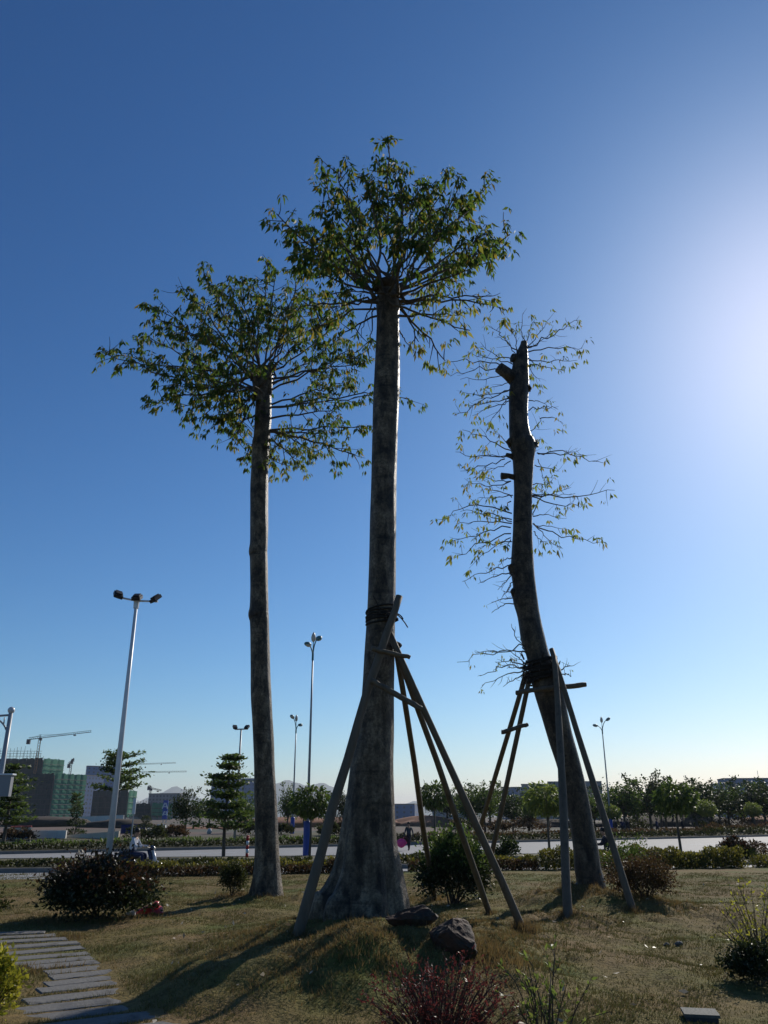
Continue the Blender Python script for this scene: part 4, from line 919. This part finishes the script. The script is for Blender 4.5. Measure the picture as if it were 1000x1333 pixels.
# ================================================================== BUILDING SITE AND FAR BUILDINGS
def obox(cx, cy, L1, L2, yaw, z0, z1, mi=0, b=None):
    """box with its near corner at (cx, cy); L1 runs left-back, L2 right-back"""
    u = np.array([-math.cos(yaw), math.sin(yaw), 0]); v = np.array([math.sin(yaw), math.cos(yaw), 0]); c = np.array([cx, cy, 0.])
    q = [c, c + v * L2, c + v * L2 + u * L1, c + u * L1]; b = b or MB()
    V = [p + [0, 0, z] for z in (z0, z1) for p in q]
    return b.add(V, [(3, 2, 1, 0), (4, 5, 6, 7), (0, 1, 5, 4), (1, 2, 6, 5), (2, 3, 7, 6), (3, 0, 4, 7)], mi), u, v
def zat(px, py, Y): return at_Y(px, py, Y)[2]
def building(px, Y, top, L1, L2, yaw, wallm, label, floors, roofm='conc', bays=(8, 8), win=(1.3, 1.3), name='apartment_building', parapet=.8, winmat='pane', m2=None):
    c = at_Y(px, 1060, Y); z1 = zat(px, top, Y); root = empty(name, (c[0], Y, 0), label, 'building')
    bb, u, v = obox(c[0], Y, L1, L2, yaw, -1, z1); bb.build('wall', wallm, root)
    b2, _, _ = obox(c[0] - .0, Y - .15, L1 + .3, L2 + .3, yaw, z1 + .01, z1 + parapet); b2.build('roof_parapet', roofm, root)
    fh = z1 / floors
    for side, (d, nrm, L) in enumerate(((u, -v, L1), (v, -u, L2))):
        nb = bays[side]
        for k in range(floors):
            wmb = MB()
            for j in range(nb):
                p = np.array([c[0], Y, 0]) + d * (L * (j + .5) / nb) + nrm * .04; z = fh * (k + .5)
                hw = win[0] * .5 * d; V = [p - hw + [0, 0, z - win[1] / 2], p + hw + [0, 0, z - win[1] / 2], p + hw + [0, 0, z + win[1] / 2], p - hw + [0, 0, z + win[1] / 2]]
                wmb.add(V + [q - nrm * .2 for q in V], [(0, 1, 2, 3), (0, 4, 5, 1), (1, 5, 6, 2), (2, 6, 7, 3), (3, 7, 4, 0)])
            wmb.build('window_row', winmat, root, kind='stuff')
    return root, c, z1, u, v
def net_building(px, Y, top, L1, L2, yaw, label, folds=(5, 5), floors=9):
    c = at_Y(px, 1060, Y); z1 = zat(px, top, Y); root = empty('netted_building', (c[0], Y, 0), label, 'building')
    bb, u, v = obox(c[0], Y, L1, L2, yaw, -1, z1 - .6); bb.build('wall', 'conc', root)
    for d, nrm, L, n, mm in ((u, -v, L1, folds[0], 'net_shaded'), (v, -u, L2, folds[1], 'net_green')):  # left face gets the net colour with its shade painted in
        nrm = -nrm if nrm.dot(np.array([c[0], Y, 0]) - (np.array([c[0], Y, 0]) + (u * L1 + v * L2) / 2)) < 0 else nrm
        for j in range(n):
            b = MB(); a0, a1 = L * (j + .006) / n, L * (j + .994) / n; V = []
            for q, off in ((a0, .5), (a0 * .65 + a1 * .35, .68), (a0 * .3 + a1 * .7, .6), (a1, .5)):
                for z in (random.uniform(.3, 2.5), z1 + random.uniform(.2, 1.0)): V.append(np.array([c[0], Y, 0]) + d * q + nrm * off + [0, 0, z])
            b.add(V, [(0, 2, 3, 1), (2, 4, 5, 3), (4, 6, 7, 5)]); b.build('safety_net', mm, root)
        for k in range(1, floors):
            b = MB(); P = np.array([c[0], Y, 0]) + nrm * 1.0 + [0, 0, z1 * k / floors]; b.bar(P, P + d * L, .12, 4); b.build('scaffold_rail', 'crane', root)
    for j in range(7):
        b = MB(); P = np.array([c[0], Y, 0]) + u * (L1 * j / 6); b.bar(P + [0, 0, z1 - 1], P + [0, 0, z1 + random.uniform(1.2, 2.2)], .1, 4); b.build('scaffold_pole', 'crane', root)
    return root, c, z1
net_building(64, 480, 1008, 22, 24, R(26), 'mid-rise building wrapped in green scaffold net below the big crane', (6, 5), 9)
r_, c, z1 = net_building(46, 560, 988, 40, 20, R(20), 'higher scaffolded tower behind the green netted one at far left', (6, 3), 12)
for k in range(26):
    b = MB(); x = c[0] - 38 + k * 1.5; b.bar((x, 555 + (k % 3), z1 - 1), (x, 555 + (k % 3), z1 + random.uniform(3, 8)), .12, 4); b.build('rebar', 'crane', r_)
for k in range(3):
    b = MB(); b.bar((c[0] - 38, 556, z1 + 1.5 + k * 1.6), (c[0], 556, z1 + 1.5 + k * 1.6), .1, 4); b.build('scaffold_rail', 'crane', r_)
building(105, 640, 1010, 20, 20, R(24), 'bluewall', 'blue-grey block left of the pale tower', 10, bays=(6, 6), name='office_tower')
building(106, 690, 998, 5, 26, R(62), 'bluewall', 'taller pale blue tower right of the green netted building', 14, bays=(2, 7), name='office_tower')
net_building(164, 560, 1030, 26, 10, R(15), 'low dark netted block behind the flat-topped tiered tree', (5, 2), 5)
net_building(196, 420, 1047, 14, 12, R(40), 'low green netted block beside the blue banner', (3, 3), 4)
building(232, 620, 1034, 26, 12, R(18), 'greywall', 'grey apartment block with pale gable above the blue banner', 7, bays=(9, 3), m2='palewall')
building(340, 900, 1014, 58, 16, R(12), 'bluewall', 'long blue-grey block behind the tiered tree', 10, bays=(14, 4))
building(540, 520, 1048, 26, 12, R(14), 'bluewall', 'low blue shed right of the flared trunk', 3, bays=(6, 3), name='shed')
building(618, 480, 1042, 24, 14, R(14), 'greywall', 'low grey block between the props', 4, bays=(6, 3), name='shed')
building(678, 520, 1026, 12, 14, R(30), 'bluewall', 'pale blue block with rooftop hut left of the leaning tree', 6, bays=(4, 4))
building(740, 460, 1022, 24, 14, R(14), 'greywall', 'grey flat-roofed block just left of the leaning trunk', 6, bays=(7, 4))
building(787, 420, 1019, 26, 12, R(10), 'greywall', 'grey flat-roofed block between leaning trunk and right lamp', 5, bays=(7, 4))
r_, c, z1, u, v = building(1075, 520, 1014, 56, 16, R(8), 'bluewall', 'pale blue flat-roofed building at the right edge', 6, bays=(14, 4))
b = MB(); q = at_Y(986, 1003, 522); b.bar((q[0], 522, z1), q, .15, 5); b.build('antenna', 'steel', r_)
building(985, 540, 1021, 22, 12, R(8), 'palewall', 'lower white wing left of the blue roofed building', 5, bays=(6, 4))
def lattice(b, A, B, wd, n, up):
    A, B = np.asarray(A, float), np.asarray(B, float); d = unit(B - A); s = unit(np.cross(d, up)); t = np.cross(s, d); r = wd * .09
    cs = [A + s * wd / 2, A - s * wd / 2, A + t * wd * .9]
    for c in cs: b.bar(c, c + (B - A), r, 4)
    for k in range(n):
        f0, f1 = (B - A) * k / n, (B - A) * (k + 1) / n
        for i in range(3): b.bar(cs[i] + f0, cs[(i + 1) % 3] + f1, r * .6, 3)
def crane(px, Y, head_py, tip, tail, base_py, label, wd=1.6, masth=None):
    h = at_Y(px, head_py, Y); root = empty('tower_crane', (h[0], Y, 0), label, 'crane', 'tower cranes on the building site')
    b = MB(); lattice(b, (h[0], Y, 0), h, wd, 26, np.array([0, 1., 0])); b.build('mast', masth or 'crane_warm', root)
    T, L = at_Y(*tip, Y), at_Y(*tail, Y)
    b = MB(); lattice(b, h, T, wd * .75, 24, np.array([0, 0, 1.])); b.build('jib', 'crane', root)
    b = MB(); lattice(b, h, L, wd * .9, 6, np.array([0, 0, 1.])); b.build('counter_jib', 'crane', root)
    b = MB(); b.box(L + [0, 0, -wd * .8], (wd * 1.3, wd, wd * 1.9)); b.build('counterweight', 'crane', root)
    b = MB(); b.box(h + [wd * .6, -wd * .6, -wd * .4], (wd * .9, wd * .9, wd * 1.1)); b.build('cab', 'crane', root)
    b = MB(); ap = h + [0, 0, wd * 1.5]; lattice(b, h, ap, wd * .5, 2, np.array([0, 1., 0])); b.build('apex', 'crane', root)
    b = MB(); b.bar(ap, h + (T - h) * .55, wd * .04, 3); b.bar(ap, L, wd * .04, 3); b.build('tie_rod', 'crane', root)
    b = MB(); q = h + (T - h) * .68; b.box(q - [0, 0, wd * .5], (wd * .9, wd * .5, wd * .5)); b.build('trolley', 'crane', root)
crane(52, 540, 961, (119, 953), (37.5, 963), 1010, 'largest tower crane at left with long raised jib')
crane(93, 760, 992, (97, 988), (90, 995), 1010, 'small tower crane seen end-on above the green building', 1.8, 'crane')
crane(172, 900, 1006, (243, 1005), (158, 1006.5), 1050, 'lower hazy crane jib right of the white mast', 1.6, 'crane')
crane(170, 1000, 996, (229, 993.5), (156, 998), 1050, 'upper hazy crane jib right of the white mast', 1.6, 'crane')
crane(196, 700, 1027, (210, 1030), (194, 1024), 1040, 'short crane on the roof of the grey apartment block', 1.6, 'crane')
# blue banner with white figures
YS = 240.; root = empty('banner', (at_Y(215, 1063, YS)[0], YS, 0), 'bright blue upright banner with two white figures', 'sign')
c = at_Y(215.2, 1054, YS); s = pxm(1054, YS); b = MB(); b.box(c, (6.2 * s, .3, 23 * s)); b.build('panel', 'blue', root)
for k in (-1, 1): b = MB(); b.bar((c[0] + k * 2 * s, YS + .3, 0), (c[0] + k * 2 * s, YS + .3, c[2]), .12, 6); b.build('post', 'steel', root)
for zc, hh in ((1049, 3.8), (1059, 2.8)):
    q = at_Y(215.2, zc, YS) - [0, .2, 0]; b = MB(); w_ = .32
    for sg in (-1, 1): b.box(q + [sg * .42, 0, 0], (w_, .06, hh * 2 * s), rot=Matrix.Rotation(-sg * R(22), 3, 'Y'))
    b.box(q + [0, -.035, -.25], (.8, .06, .2)); b.build('figure', 'white_paint', root)
# site walls
def wallseg(x0, x1, y0a, y0b, yb, Y, m, label, trim=None, print_=None, thick=.25, name='site_wall'):
    A, B = at_Y(x0, yb, Y), at_Y(x1, yb, Y); zb = -.25; root = empty(name, ((A[0] + B[0]) / 2, Y, zb), label, 'wall', 'low site walls across the road')
    za, zc = zat(x0, y0a, Y), zat(x1, y0b, Y); n = 4
    for i in range(n):
        f0, f1 = i / n, (i + 1) / n - .004; xa, xb = A[0] + (B[0] - A[0]) * f0, A[0] + (B[0] - A[0]) * f1; ha, hb = za + (zc - za) * f0, za + (zc - za) * f1; b = MB()
        b.add([(xa, Y, zb), (xb, Y, zb), (xb, Y, hb), (xa, Y, ha), (xa, Y + thick, zb), (xb, Y + thick, zb), (xb, Y + thick, hb), (xa, Y + thick, ha)], [(0, 1, 2, 3), (5, 4, 7, 6), (3, 2, 6, 7), (0, 3, 7, 4), (1, 5, 6, 2)]); b.build('panel', m, root)
    if trim: b = MB(); b.bar((A[0], Y + .1, za + .05), (B[0], Y + .1, zc + .05), .09, 5); b.build('coping', trim, root)
    if print_:
        for k in range(3): b = MB(); b.box((A[0] + .55 + k * .42, Y - .02, za - .4 - .06 * k), (.36, .03, .42)); b.build('print', 'printblue', root)
wallseg(11, 38, 1078, 1077, 1094, 68, 'cream', 'cream wall end with blue print and red coping', 'printred', True)
wallseg(39, 85, 1081, 1081, 1093, 69, 'hoard', 'plain white low wall between the printed end and the topiary')
wallseg(86, 154, 1087, 1082, 1094, 70, 'cream', 'cream low wall sloping up behind the white mast')
wallseg(2, 10, 1078, 1078, 1094, 67.6, 'greywall', 'grey gate pillar at the left end of the site walls', name='gate_pillar')
wallseg(156, 188, 1074, 1072, 1094, 92, 'tarpblue', 'dark blue sheet fence behind the scooter rider', name='sheet_fence')
wallseg(85, 160, 1064, 1061, 1076, 190, 'hoard', 'pale broken wall far behind the topiary', name='site_wall')
def heap(px, Y, wpx, top, m, label, seed):
    s = pxm(1080, Y); p = at_Y(px, 1080, Y); h = zat(px, top, Y) + .2; b = MB(); b.ico((p[0], Y, 0), (wpx * s, wpx * s * .6, h * 2), 3, .14, seed)
    tag(b.build('earth_heap', m, None, True, loc=(p[0], Y, -.1)), label, 'earth heap', 'heaps on the building site')
heap(60, 150, 110, 1066, 'soil', 'dark heap behind the white site wall', 1); heap(150, 130, 90, 1068, 'soil', 'dark heap behind the white mast', 2)
heap(262, 120, 90, 1077, 'earth', 'red earth heap under the dense dark tree', 3); heap(365, 150, 130, 1066, 'earth', 'red earth bank between the slender trunk and lamp', 4)
heap(450, 150, 120, 1066, 'earth', 'red earth bank left of the flared trunk', 5); heap(545, 150, 100, 1064, 'earth', 'red earth bank right of the flared trunk', 6)
heap(700, 150, 150, 1068, 'soil', 'dark brown bank left of the leaning trunk', 7); heap(870, 150, 190, 1062, 'soil', 'dark brown bank under the right row of trees', 8); heap(990, 160, 120, 1064, 'earth', 'reddish bank at the right edge', 9)
for px, py, Y, d, lab in ((195, 1081, 84, (1.1, .6, .7), 'larger white sack by the topiary'), (272, 1083, 88, (.5, .4, .7), 'small white sack on the red earth'), (203, 1082, 84, (.7, .5, .45), 'flat white sack between topiary and crate')):
    p = at_Y(px, py, Y); z = far_ground(p[0], Y); b = MB(); b.ico((p[0], Y, z + d[2] * .45), d, 2, .22, int(px)); tag(b.build('sack', 'sack', None, True, loc=(p[0], Y, z)), lab, 'sack')
p = at_Y(210, 1078, 86); z = far_ground(p[0], 86); root = empty('crate', (p[0], 86, z), 'white open crate right of the white sacks', 'crate')
for dx, dz, sx, sz in ((-.38, .5, .08, .9), (.38, .5, .08, .9), (0, .92, .84, .07), (0, .09, .84, .07)): b = MB(); b.box((p[0] + dx, 86, z + dz), (sx, .5, sz)); b.build('side', 'white_paint', root)
b = MB(); b.box((p[0], 86.2, z + .5), (.66, .05, .74)); b.build('back', 'sack', root)

# ================================================================== PEOPLE AND SCOOTERS
def skin_body(name, J, E, root_j, mats, region, parent=None, loc=None):
    names = list(J); me = bpy.data.meshes.new(name)
    me.from_pydata([J[k][0] for k in names], [(names.index(a), names.index(c)) for a, c in E], [])
    o = bpy.data.objects.new(name, me); COL.objects.link(o)
    md_ = o.modifiers.new('skin', 'SKIN'); md_.use_smooth_shade = True
    for i, k in enumerate(names):
        sv = me.skin_vertices[0].data[i]; r = J[k][1]; sv.radius = r if isinstance(r, tuple) else (r, r); sv.use_root = (k == root_j)
    sb = o.modifiers.new('sub', 'SUBSURF'); sb.levels = 1; sb.render_levels = 1
    dg = bpy.context.evaluated_depsgraph_get(); m2 = bpy.data.meshes.new_from_object(o.evaluated_get(dg))
    bpy.data.objects.remove(o); bpy.data.meshes.remove(me)
    m2.name = name
    m2.materials.clear()
    for q in mats: m2.materials.append(M[q])
    P = np.array([J[k][0] for k in names])
    for f in m2.polygons:
        c = np.array(f.center); f.material_index = region[names[int(np.argmin(((P - c) ** 2).sum(1)))]]; f.use_smooth = True
    o = bpy.data.objects.new(name, m2); COL.objects.link(o)
    return o
def person(loc, rz, label, pose, mats=('skin', 'jacket', 'denim', 'black'), cat='person', group=None):
    """faces local +X; z = 0 at the feet"""
    if pose == 'ride':
        hip, kn, an, to = (-.05, .55 + .2), (.38, .72), (.34, .34), (.46, .3)
        J = {'pelvis': ((-.05, 0, .78), .15), 'waist': ((-.06, 0, .95), .14), 'chest': ((0, 0, 1.15), (.16, .15)), 'neck': ((.04, 0, 1.34), .06), 'head': ((.08, 0, 1.47), .095), 'crown': ((.08, 0, 1.56), .085)}
        for s, n in ((1, 'l'), (-1, 'r')):
            J.update({'hip' + n: ((0, s * .1, .76), .1), 'knee' + n: ((.42, s * .15, .74), .075), 'ankle' + n: ((.38, s * .13, .38), .05), 'toe' + n: ((.54, s * .13, .34), .04),
                      'sho' + n: ((.0, s * .18, 1.27), .07), 'elb' + n: ((.14, s * .26, 1.02), .055), 'wri' + n: ((.40, s * .27, 1.02), .038), 'hand' + n: ((.48, s * .27, 1.03), .035)})
    else:
        st = .28 if pose == 'walk' else .03
        J = {'pelvis': ((0, 0, .9), .14), 'waist': ((0, 0, 1.05), .125), 'chest': ((.01, 0, 1.25), (.16, .13)), 'neck': ((.02, 0, 1.44), .055), 'head': ((.04, 0, 1.55), .09), 'crown': ((.04, 0, 1.64), .08)}
        for s, n in ((1, 'l'), (-1, 'r')):
            f = s * st
            J.update({'hip' + n: ((0, s * .09, .85), .095), 'knee' + n: ((f * .55 + .04, s * .1, .47), .068), 'ankle' + n: ((f, s * .1, .09), .045), 'toe' + n: ((f + .15, s * .11, .04), .038),
                      'sho' + n: ((.0, s * .18, 1.36), .065), 'elb' + n: ((-f * .35 - .02, s * .24, 1.08), .05), 'wri' + n: ((-f * .7 + .08, s * .25, .86), .036), 'hand' + n: ((-f * .8 + .1, s * .25, .77), .035)})
    E = [('pelvis', 'waist'), ('waist', 'chest'), ('chest', 'neck'), ('neck', 'head'), ('head', 'crown')]
    for n in 'lr': E += [('pelvis', 'hip' + n), ('hip' + n, 'knee' + n), ('knee' + n, 'ankle' + n), ('ankle' + n, 'toe' + n), ('chest', 'sho' + n), ('sho' + n, 'elb' + n), ('elb' + n, 'wri' + n), ('wri' + n, 'hand' + n)]
    reg = {}
    for k in J: reg[k] = 0 if k in ('head', 'crown', 'neck') or k[:4] == 'hand' else (2 if k[:3] in ('pel', 'hip', 'kne', 'ank') else (3 if k[:3] == 'toe' else 1))
    root = empty('person', loc, label, cat, group); root.rotation_euler = (0, 0, rz)
    o = skin_body('body', J, E, 'pelvis', mats, reg); o.parent = root
    hc = np.array(J['crown'][0]); b = MB(); b.ico(hc + [-.03, 0, .0], (.22, .2, .22), 2, .05, 3)
    hair = b.build('hair', 'hair', None, True); hair.parent = root
    for s in (-1, 1):
        b = MB(); b.ico(np.array(J['head'][0]) + [.0, s * .095, .01], (.04, .02, .06), 1); e = b.build('ear', 'skin'); e.parent = root
    b = MB(); b.ico(np.array(J['head'][0]) + [.1, 0, .01], (.035, .03, .05), 1); e = b.build('nose', 'skin'); e.parent = root
    b = MB(); b.box(np.array(J['head'][0]) + [.092, 0, -.035], (.012, .045, .012)); e = b.build('mouth', 'hair'); e.parent = root
    for s in (-1, 1):
        b = MB(); b.ico(np.array(J['head'][0]) + [.085, s * .035, .04], (.02, .025, .018), 1); e = b.build('eye', 'hair'); e.parent = root
    return root
def scooter(loc, rz, label, bodym='scooter', shield='silver'):
    root = empty('motor_scooter', loc, label, 'scooter', 'scooters on the side road'); root.rotation_euler = (0, 0, rz)
    def add(b, nm, m, par=root, sm=False):
        o = b.build(nm, m, None, sm); o.parent = par; return o
    for x in (-.58, .68):
        b = MB(); a = np.linspace(0, 2 * math.pi, 21); b.tube(np.stack([x + np.cos(a) * .2, a * 0, .24 + np.sin(a) * .2], 1), .05, 8, cap=False); wv = add(b, 'wheel', 'rubber', root, True)
        b = MB(); b.tube([(x, -.03, .24), (x, .03, .24)], .13, 12); add(b, 'rim', 'silver', wv)
    b = MB(); b.tube([(-.8, 0, .62), (-.6, 0, .58), (-.3, 0, .5), (-.1, 0, .36)], [.09, .16, .17, .1], 10); add(b, 'rear_body', bodym, root, True)
    b = MB(); b.tube([(-.78, 0, .74), (-.5, 0, .72), (-.2, 0, .7), (.02, 0, .68)], [.09, .13, .13, .08], 10); add(b, 'seat', 'black', root, True)
    b = MB(); b.box((.15, 0, .3), (.5, .26, .08)); add(b, 'footboard', bodym)
    b = MB(); b.add([(.36, -.2, .3), (.36, .2, .3), (.5, -.23, .6), (.5, .23, .6), (.36, -.16, .9), (.36, .16, .9), (.42, -.18, .3), (.42, .18, .3), (.58, -.14, .6), (.58, .14, .6), (.43, -.12, .92), (.43, .12, .92)],
                  [(0, 1, 3, 2), (2, 3, 5, 4), (6, 8, 9, 7), (8, 10, 11, 9), (0, 2, 8, 6), (2, 4, 10, 8), (1, 7, 9, 3), (3, 9, 11, 5), (4, 5, 11, 10), (0, 6, 7, 1)]); add(b, 'leg_shield', bodym)
    b = MB(); b.tube([(.52, .0, .88), (.62, 0, .6), (.68, 0, .42)], [.06, .07, .05], 8); add(b, 'front_panel', shield, root, True)
    for s in (-1, 1): b = MB(); b.bar((.58, s * .07, .6), (.68, s * .07, .24), .022, 6); add(b, 'fork', 'steel')
    b = MB(); b.tube([(.55 + .26 * math.cos(t), 0, .24 + .26 * math.sin(t)) for t in []] or [(.45, 0, .3), (.55, 0, .46), (.7, 0, .5), (.86, 0, .44), (.93, 0, .34)], .05, 6); add(b, 'mudguard', shield, root, True)
    b = MB(); b.tube([(.42, -.32, 1.0), (.46, -.1, .97), (.46, .1, .97), (.42, .32, 1.0)], .02, 6); add(b, 'handlebar', 'black')
    b = MB(); b.ico((.5, 0, .96), (.2, .24, .18), 2); hb = add(b, 'headlight_cowl', bodym, root, True); b = MB(); b.ico((.58, 0, .95), (.08, .16, .12), 2); add(b, 'headlight', 'glass', hb, True)
    for s in (-1, 1): b = MB(); b.bar((.43, s * .24, 1.0), (.4, s * .3, 1.2), .008, 4); b.ico((.4, s * .31, 1.23), (.03, .12, .08), 1); add(b, 'mirror', 'black')
    b = MB(); b.box((-.9, 0, .72), (.3, .24, .03)); add(b, 'rear_rack', 'steel'); b = MB(); b.ico((-.88, 0, .6), (.06, .16, .08), 1); add(b, 'tail_light', 'redpaint')
    return root
YP = 32.3; p = at_Y(181, 1120, YP)
scooter((p[0] - .02, YP, ZR), R(-8), 'dark scooter with silver front ridden behind the big bush')
person((p[0] - .22, YP, ZR), R(-8), 'scooter rider in pale grey jacket seen from the side', 'ride', group='people by the road')
YQ = 34.5; p = at_Y(786, 1110, YQ)
scooter((p[0], YQ, ZR), R(172), 'blue scooter half hidden behind the leaning trunk', 'blue')
person((p[0] + .1, YQ, ZR), R(172), 'rider in dark clothes half hidden by the leaning trunk', 'ride', ('skin', 'darkcloth', 'darkcloth', 'black'), group='people by the road')
YW = 56.; p = at_Y(532.5, 1100, YW)
person((p[0], YW, ZR), R(250), 'walker with a pink bag right of the flared trunk', 'walk', ('skin', 'greencloth', 'darkcloth', 'black'), group='people by the road')
q = np.array([p[0] - .5, YW - .1, ZR + .35]); b = MB(); b.ico(q + [0, 0, .12], (.5, .24, .5), 2, .2, 5); b.tube([q + [0.1, 0, .36], q + [.22, 0, .56], q + [.26, 0, .42]], .02, 5)
tag(b.build('shopping_bag', 'pinkbag', None, True, loc=q), 'bright pink bag carried by the walker', 'bag')
for k, (px, Y, lab, pz, mt) in enumerate([(802, 88, 'dark figure nearest the far lamp base', 'stand', 'darkcloth'), (811, 87, 'dark figure in the middle of the three by the far lamp', 'stand', 'denim'), (818, 88, 'rightmost dark figure of the three by the far lamp', 'walk', 'darkcloth'), (856, 90, 'lone dark figure on the verge left of the round tree', 'walk', 'denim'), (889, 92, 'dark figure behind the lone round tree stem', 'stand', 'darkcloth')]):
    p = at_Y(px, 1080, Y); person((p[0], Y, far_ground(p[0], Y) - .02), R(200 + 40 * k), lab, pz, ('skin', mt, 'darkcloth', 'black'), group='people by the road')

# ================================================================== GRASS
g = np.random.default_rng(99)
def blades(n, y0, y1, dens_pow, hh, ww, m, name, label, xf=.56, mask=None):
    Y = y0 + (y1 - y0) * g.uniform(0, 1, n) ** dens_pow
    X = g.uniform(-1, 1, n) * (xf * Y + .5)
    if mask is not None:
        k = mask(X, Y); X, Y = X[k], Y[k]
    cl_ = np.sin(X * 2.3 + 1.7 * np.sin(Y * 1.1)) * np.sin(Y * 1.9 + 1.3 * np.sin(X * .9)) + .6 * np.sin(X * 6.1 + Y * 2.) * np.sin(Y * 5.3 - X * 1.4)
    k = g.uniform(0, 1, len(X)) < .72 + .3 * cl_; X, Y, cl_ = X[k], Y[k], cl_[k]
    n = len(X); Z = lawn(X, Y); tall = (1 + .45 * np.clip(cl_, -1, 1.2))[:, None]
    P = np.stack([X, Y, Z - .005], 1); sc = (.75 + .04 * Y)[:, None]
    T = []
    for j in range(3):
        d = np.stack([g.normal(size=n) * .55, g.normal(size=n) * .55, np.ones(n)], 1); a = g.uniform(0, 6.28, n); s = np.stack([np.cos(a), np.sin(a), a * 0], 1)
        h = hh * tall * g.uniform(.5, 1.3, (n, 1)); o = np.stack([g.normal(size=n) * .02, g.normal(size=n) * .02, np.zeros(n)], 1) * sc
        T.append(np.stack([P + o - s * ww * sc / 2, P + o + s * ww * sc / 2, P + o + unit(d) * h], 1))
    o = quadmesh(name, np.concatenate(T), 3, m); tag(o, label, kind='stuff'); return o
SL = [(np.array(o.location), o.rotation_euler[2], max(o.dimensions)) for o in bpy.data.objects if o.name.startswith('slab')]
def offpath(X, Y):
    k = np.ones(len(X), bool)
    for o in path.children:
        c = o.location; rz = o.rotation_euler[2]; vx = [v.co.x for v in o.data.vertices]; vy = [v.co.y for v in o.data.vertices]
        lx = (X - c[0]) * math.cos(rz) + (Y - c[1]) * math.sin(rz); ly = -(X - c[0]) * math.sin(rz) + (Y - c[1]) * math.cos(rz)
        k &= ~((np.abs(lx) < max(vx) + .01) & (np.abs(ly) < max(vy) + .01))
    return k
blades(190000, 5.6, 28, 1.35, .034, .009, 'blade', 'lawn_grass', 'short dry grass covering the lawn', mask=offpath)
def onmound(X, Y):
    z = np.zeros(len(X))
    for cx, cy, h, sx, sy in MOUNDS: z += h * np.exp(-(((X - cx) / sx) ** 2 + ((Y - cy) / sy) ** 2) * .9)
    return (z > .1 + .25 * g.uniform(0, 1, len(X))) & (np.sin(X * 3.1 + Y) * np.sin(Y * 2.7 - X) + .3 * g.normal(size=len(X)) > -.45)
blades(95000, 7, 20, 1.0, .05, .009, 'dryblade', 'mound_grass', 'longer dry grass on the earth mounds', .42, onmound)
# tufts round pole feet, trunk feet and path edge
TB = []
for px, py, n, r_, h_ in [(683, 1213, 500, .16, .2), (389, 1218, 200, .13, .1), (739, 1194, 260, .14, .13), (824, 1186, 220, .15, .13), (638, 1190, 160, .12, .12), (567, 1172, 120, .12, .12), (770, 1158, 500, .5, .13), (347, 1168, 300, .45, .12), (480, 1190, 700, .95, .1), (75, 1262, 900, .4, .1), (150, 1196, 700, .7, .12), (60, 1200, 600, .5, .12), (640, 1250, 500, .35, .14), (600, 1258, 300, .4, .1), (560, 1172, 500, .6, .14), (850, 1172, 300, .5, .12), (300, 1168, 300, .4, .12), (85, 1222, 500, .28, .1)]:
    c = on_ground(px, py); X = c[0] + g.normal(size=n) * r_ * .6; Y = c[1] + g.normal(size=n) * r_ * .6; k = offpath(X, Y); X, Y = X[k], Y[k]; n = len(X)
    P = np.stack([X, Y, lawn(X, Y) - .01], 1); d = np.stack([g.normal(size=n) * .45, g.normal(size=n) * .45, np.ones(n)], 1); a = g.uniform(0, 6.28, n); s = np.stack([np.cos(a), np.sin(a), a * 0], 1) * .006
    TB.append(np.stack([P - s, P + s, P + unit(d) * (h_ * g.uniform(.4, 1.2, n))[:, None]], 1))
tag(quadmesh('grass_tufts', np.concatenate(TB), 3, 'dryblade'), 'rough tufts of grass round prop feet and trunks', kind='stuff')
n = 260; Y = g.uniform(7.5, 24, n); X = g.uniform(-.5, 1, n) * .5 * Y; P = np.stack([X, Y, lawn(X, Y) + .03], 1)
D = np.stack([g.normal(size=n), g.normal(size=n), g.uniform(-.1, .45, n)], 1); L = g.uniform(.04, .11, n)
tag(quadmesh('leaf_litter', leafquads(P, D, L, L * .4, g), 4, 'litter'), 'fallen leaves scattered over the lawn', kind='stuff')

# ================================================================== HAZE
hz = MB(); hz.box((0, 7200, 153.), (29000, 15600, 310)); ho = hz.build('haze', 'soil', loc=(0, 7200, 153.)); ho['kind'] = 'stuff'; ho['label'] = 'thin pale air haze over the far ground'
m = bpy.data.materials.new('haze_air'); m.use_nodes = True; N = m.node_tree.nodes; N.clear()
out = N.new('ShaderNodeOutputMaterial'); pv = N.new('ShaderNodeVolumePrincipled'); pv.inputs['Density'].default_value = .00008; pv.inputs['Color'].default_value = (.82, .9, 1, 1); pv.inputs['Anisotropy'].default_value = .2
m.node_tree.links.new(pv.outputs[0], out.inputs['Volume']); ho.data.materials.clear(); ho.data.materials.append(m)
for k, v_ in (('use_denoising', True),):
    try: setattr(scene.cycles, k, v_)
    except Exception: pass
bpy.context.view_layer.update()
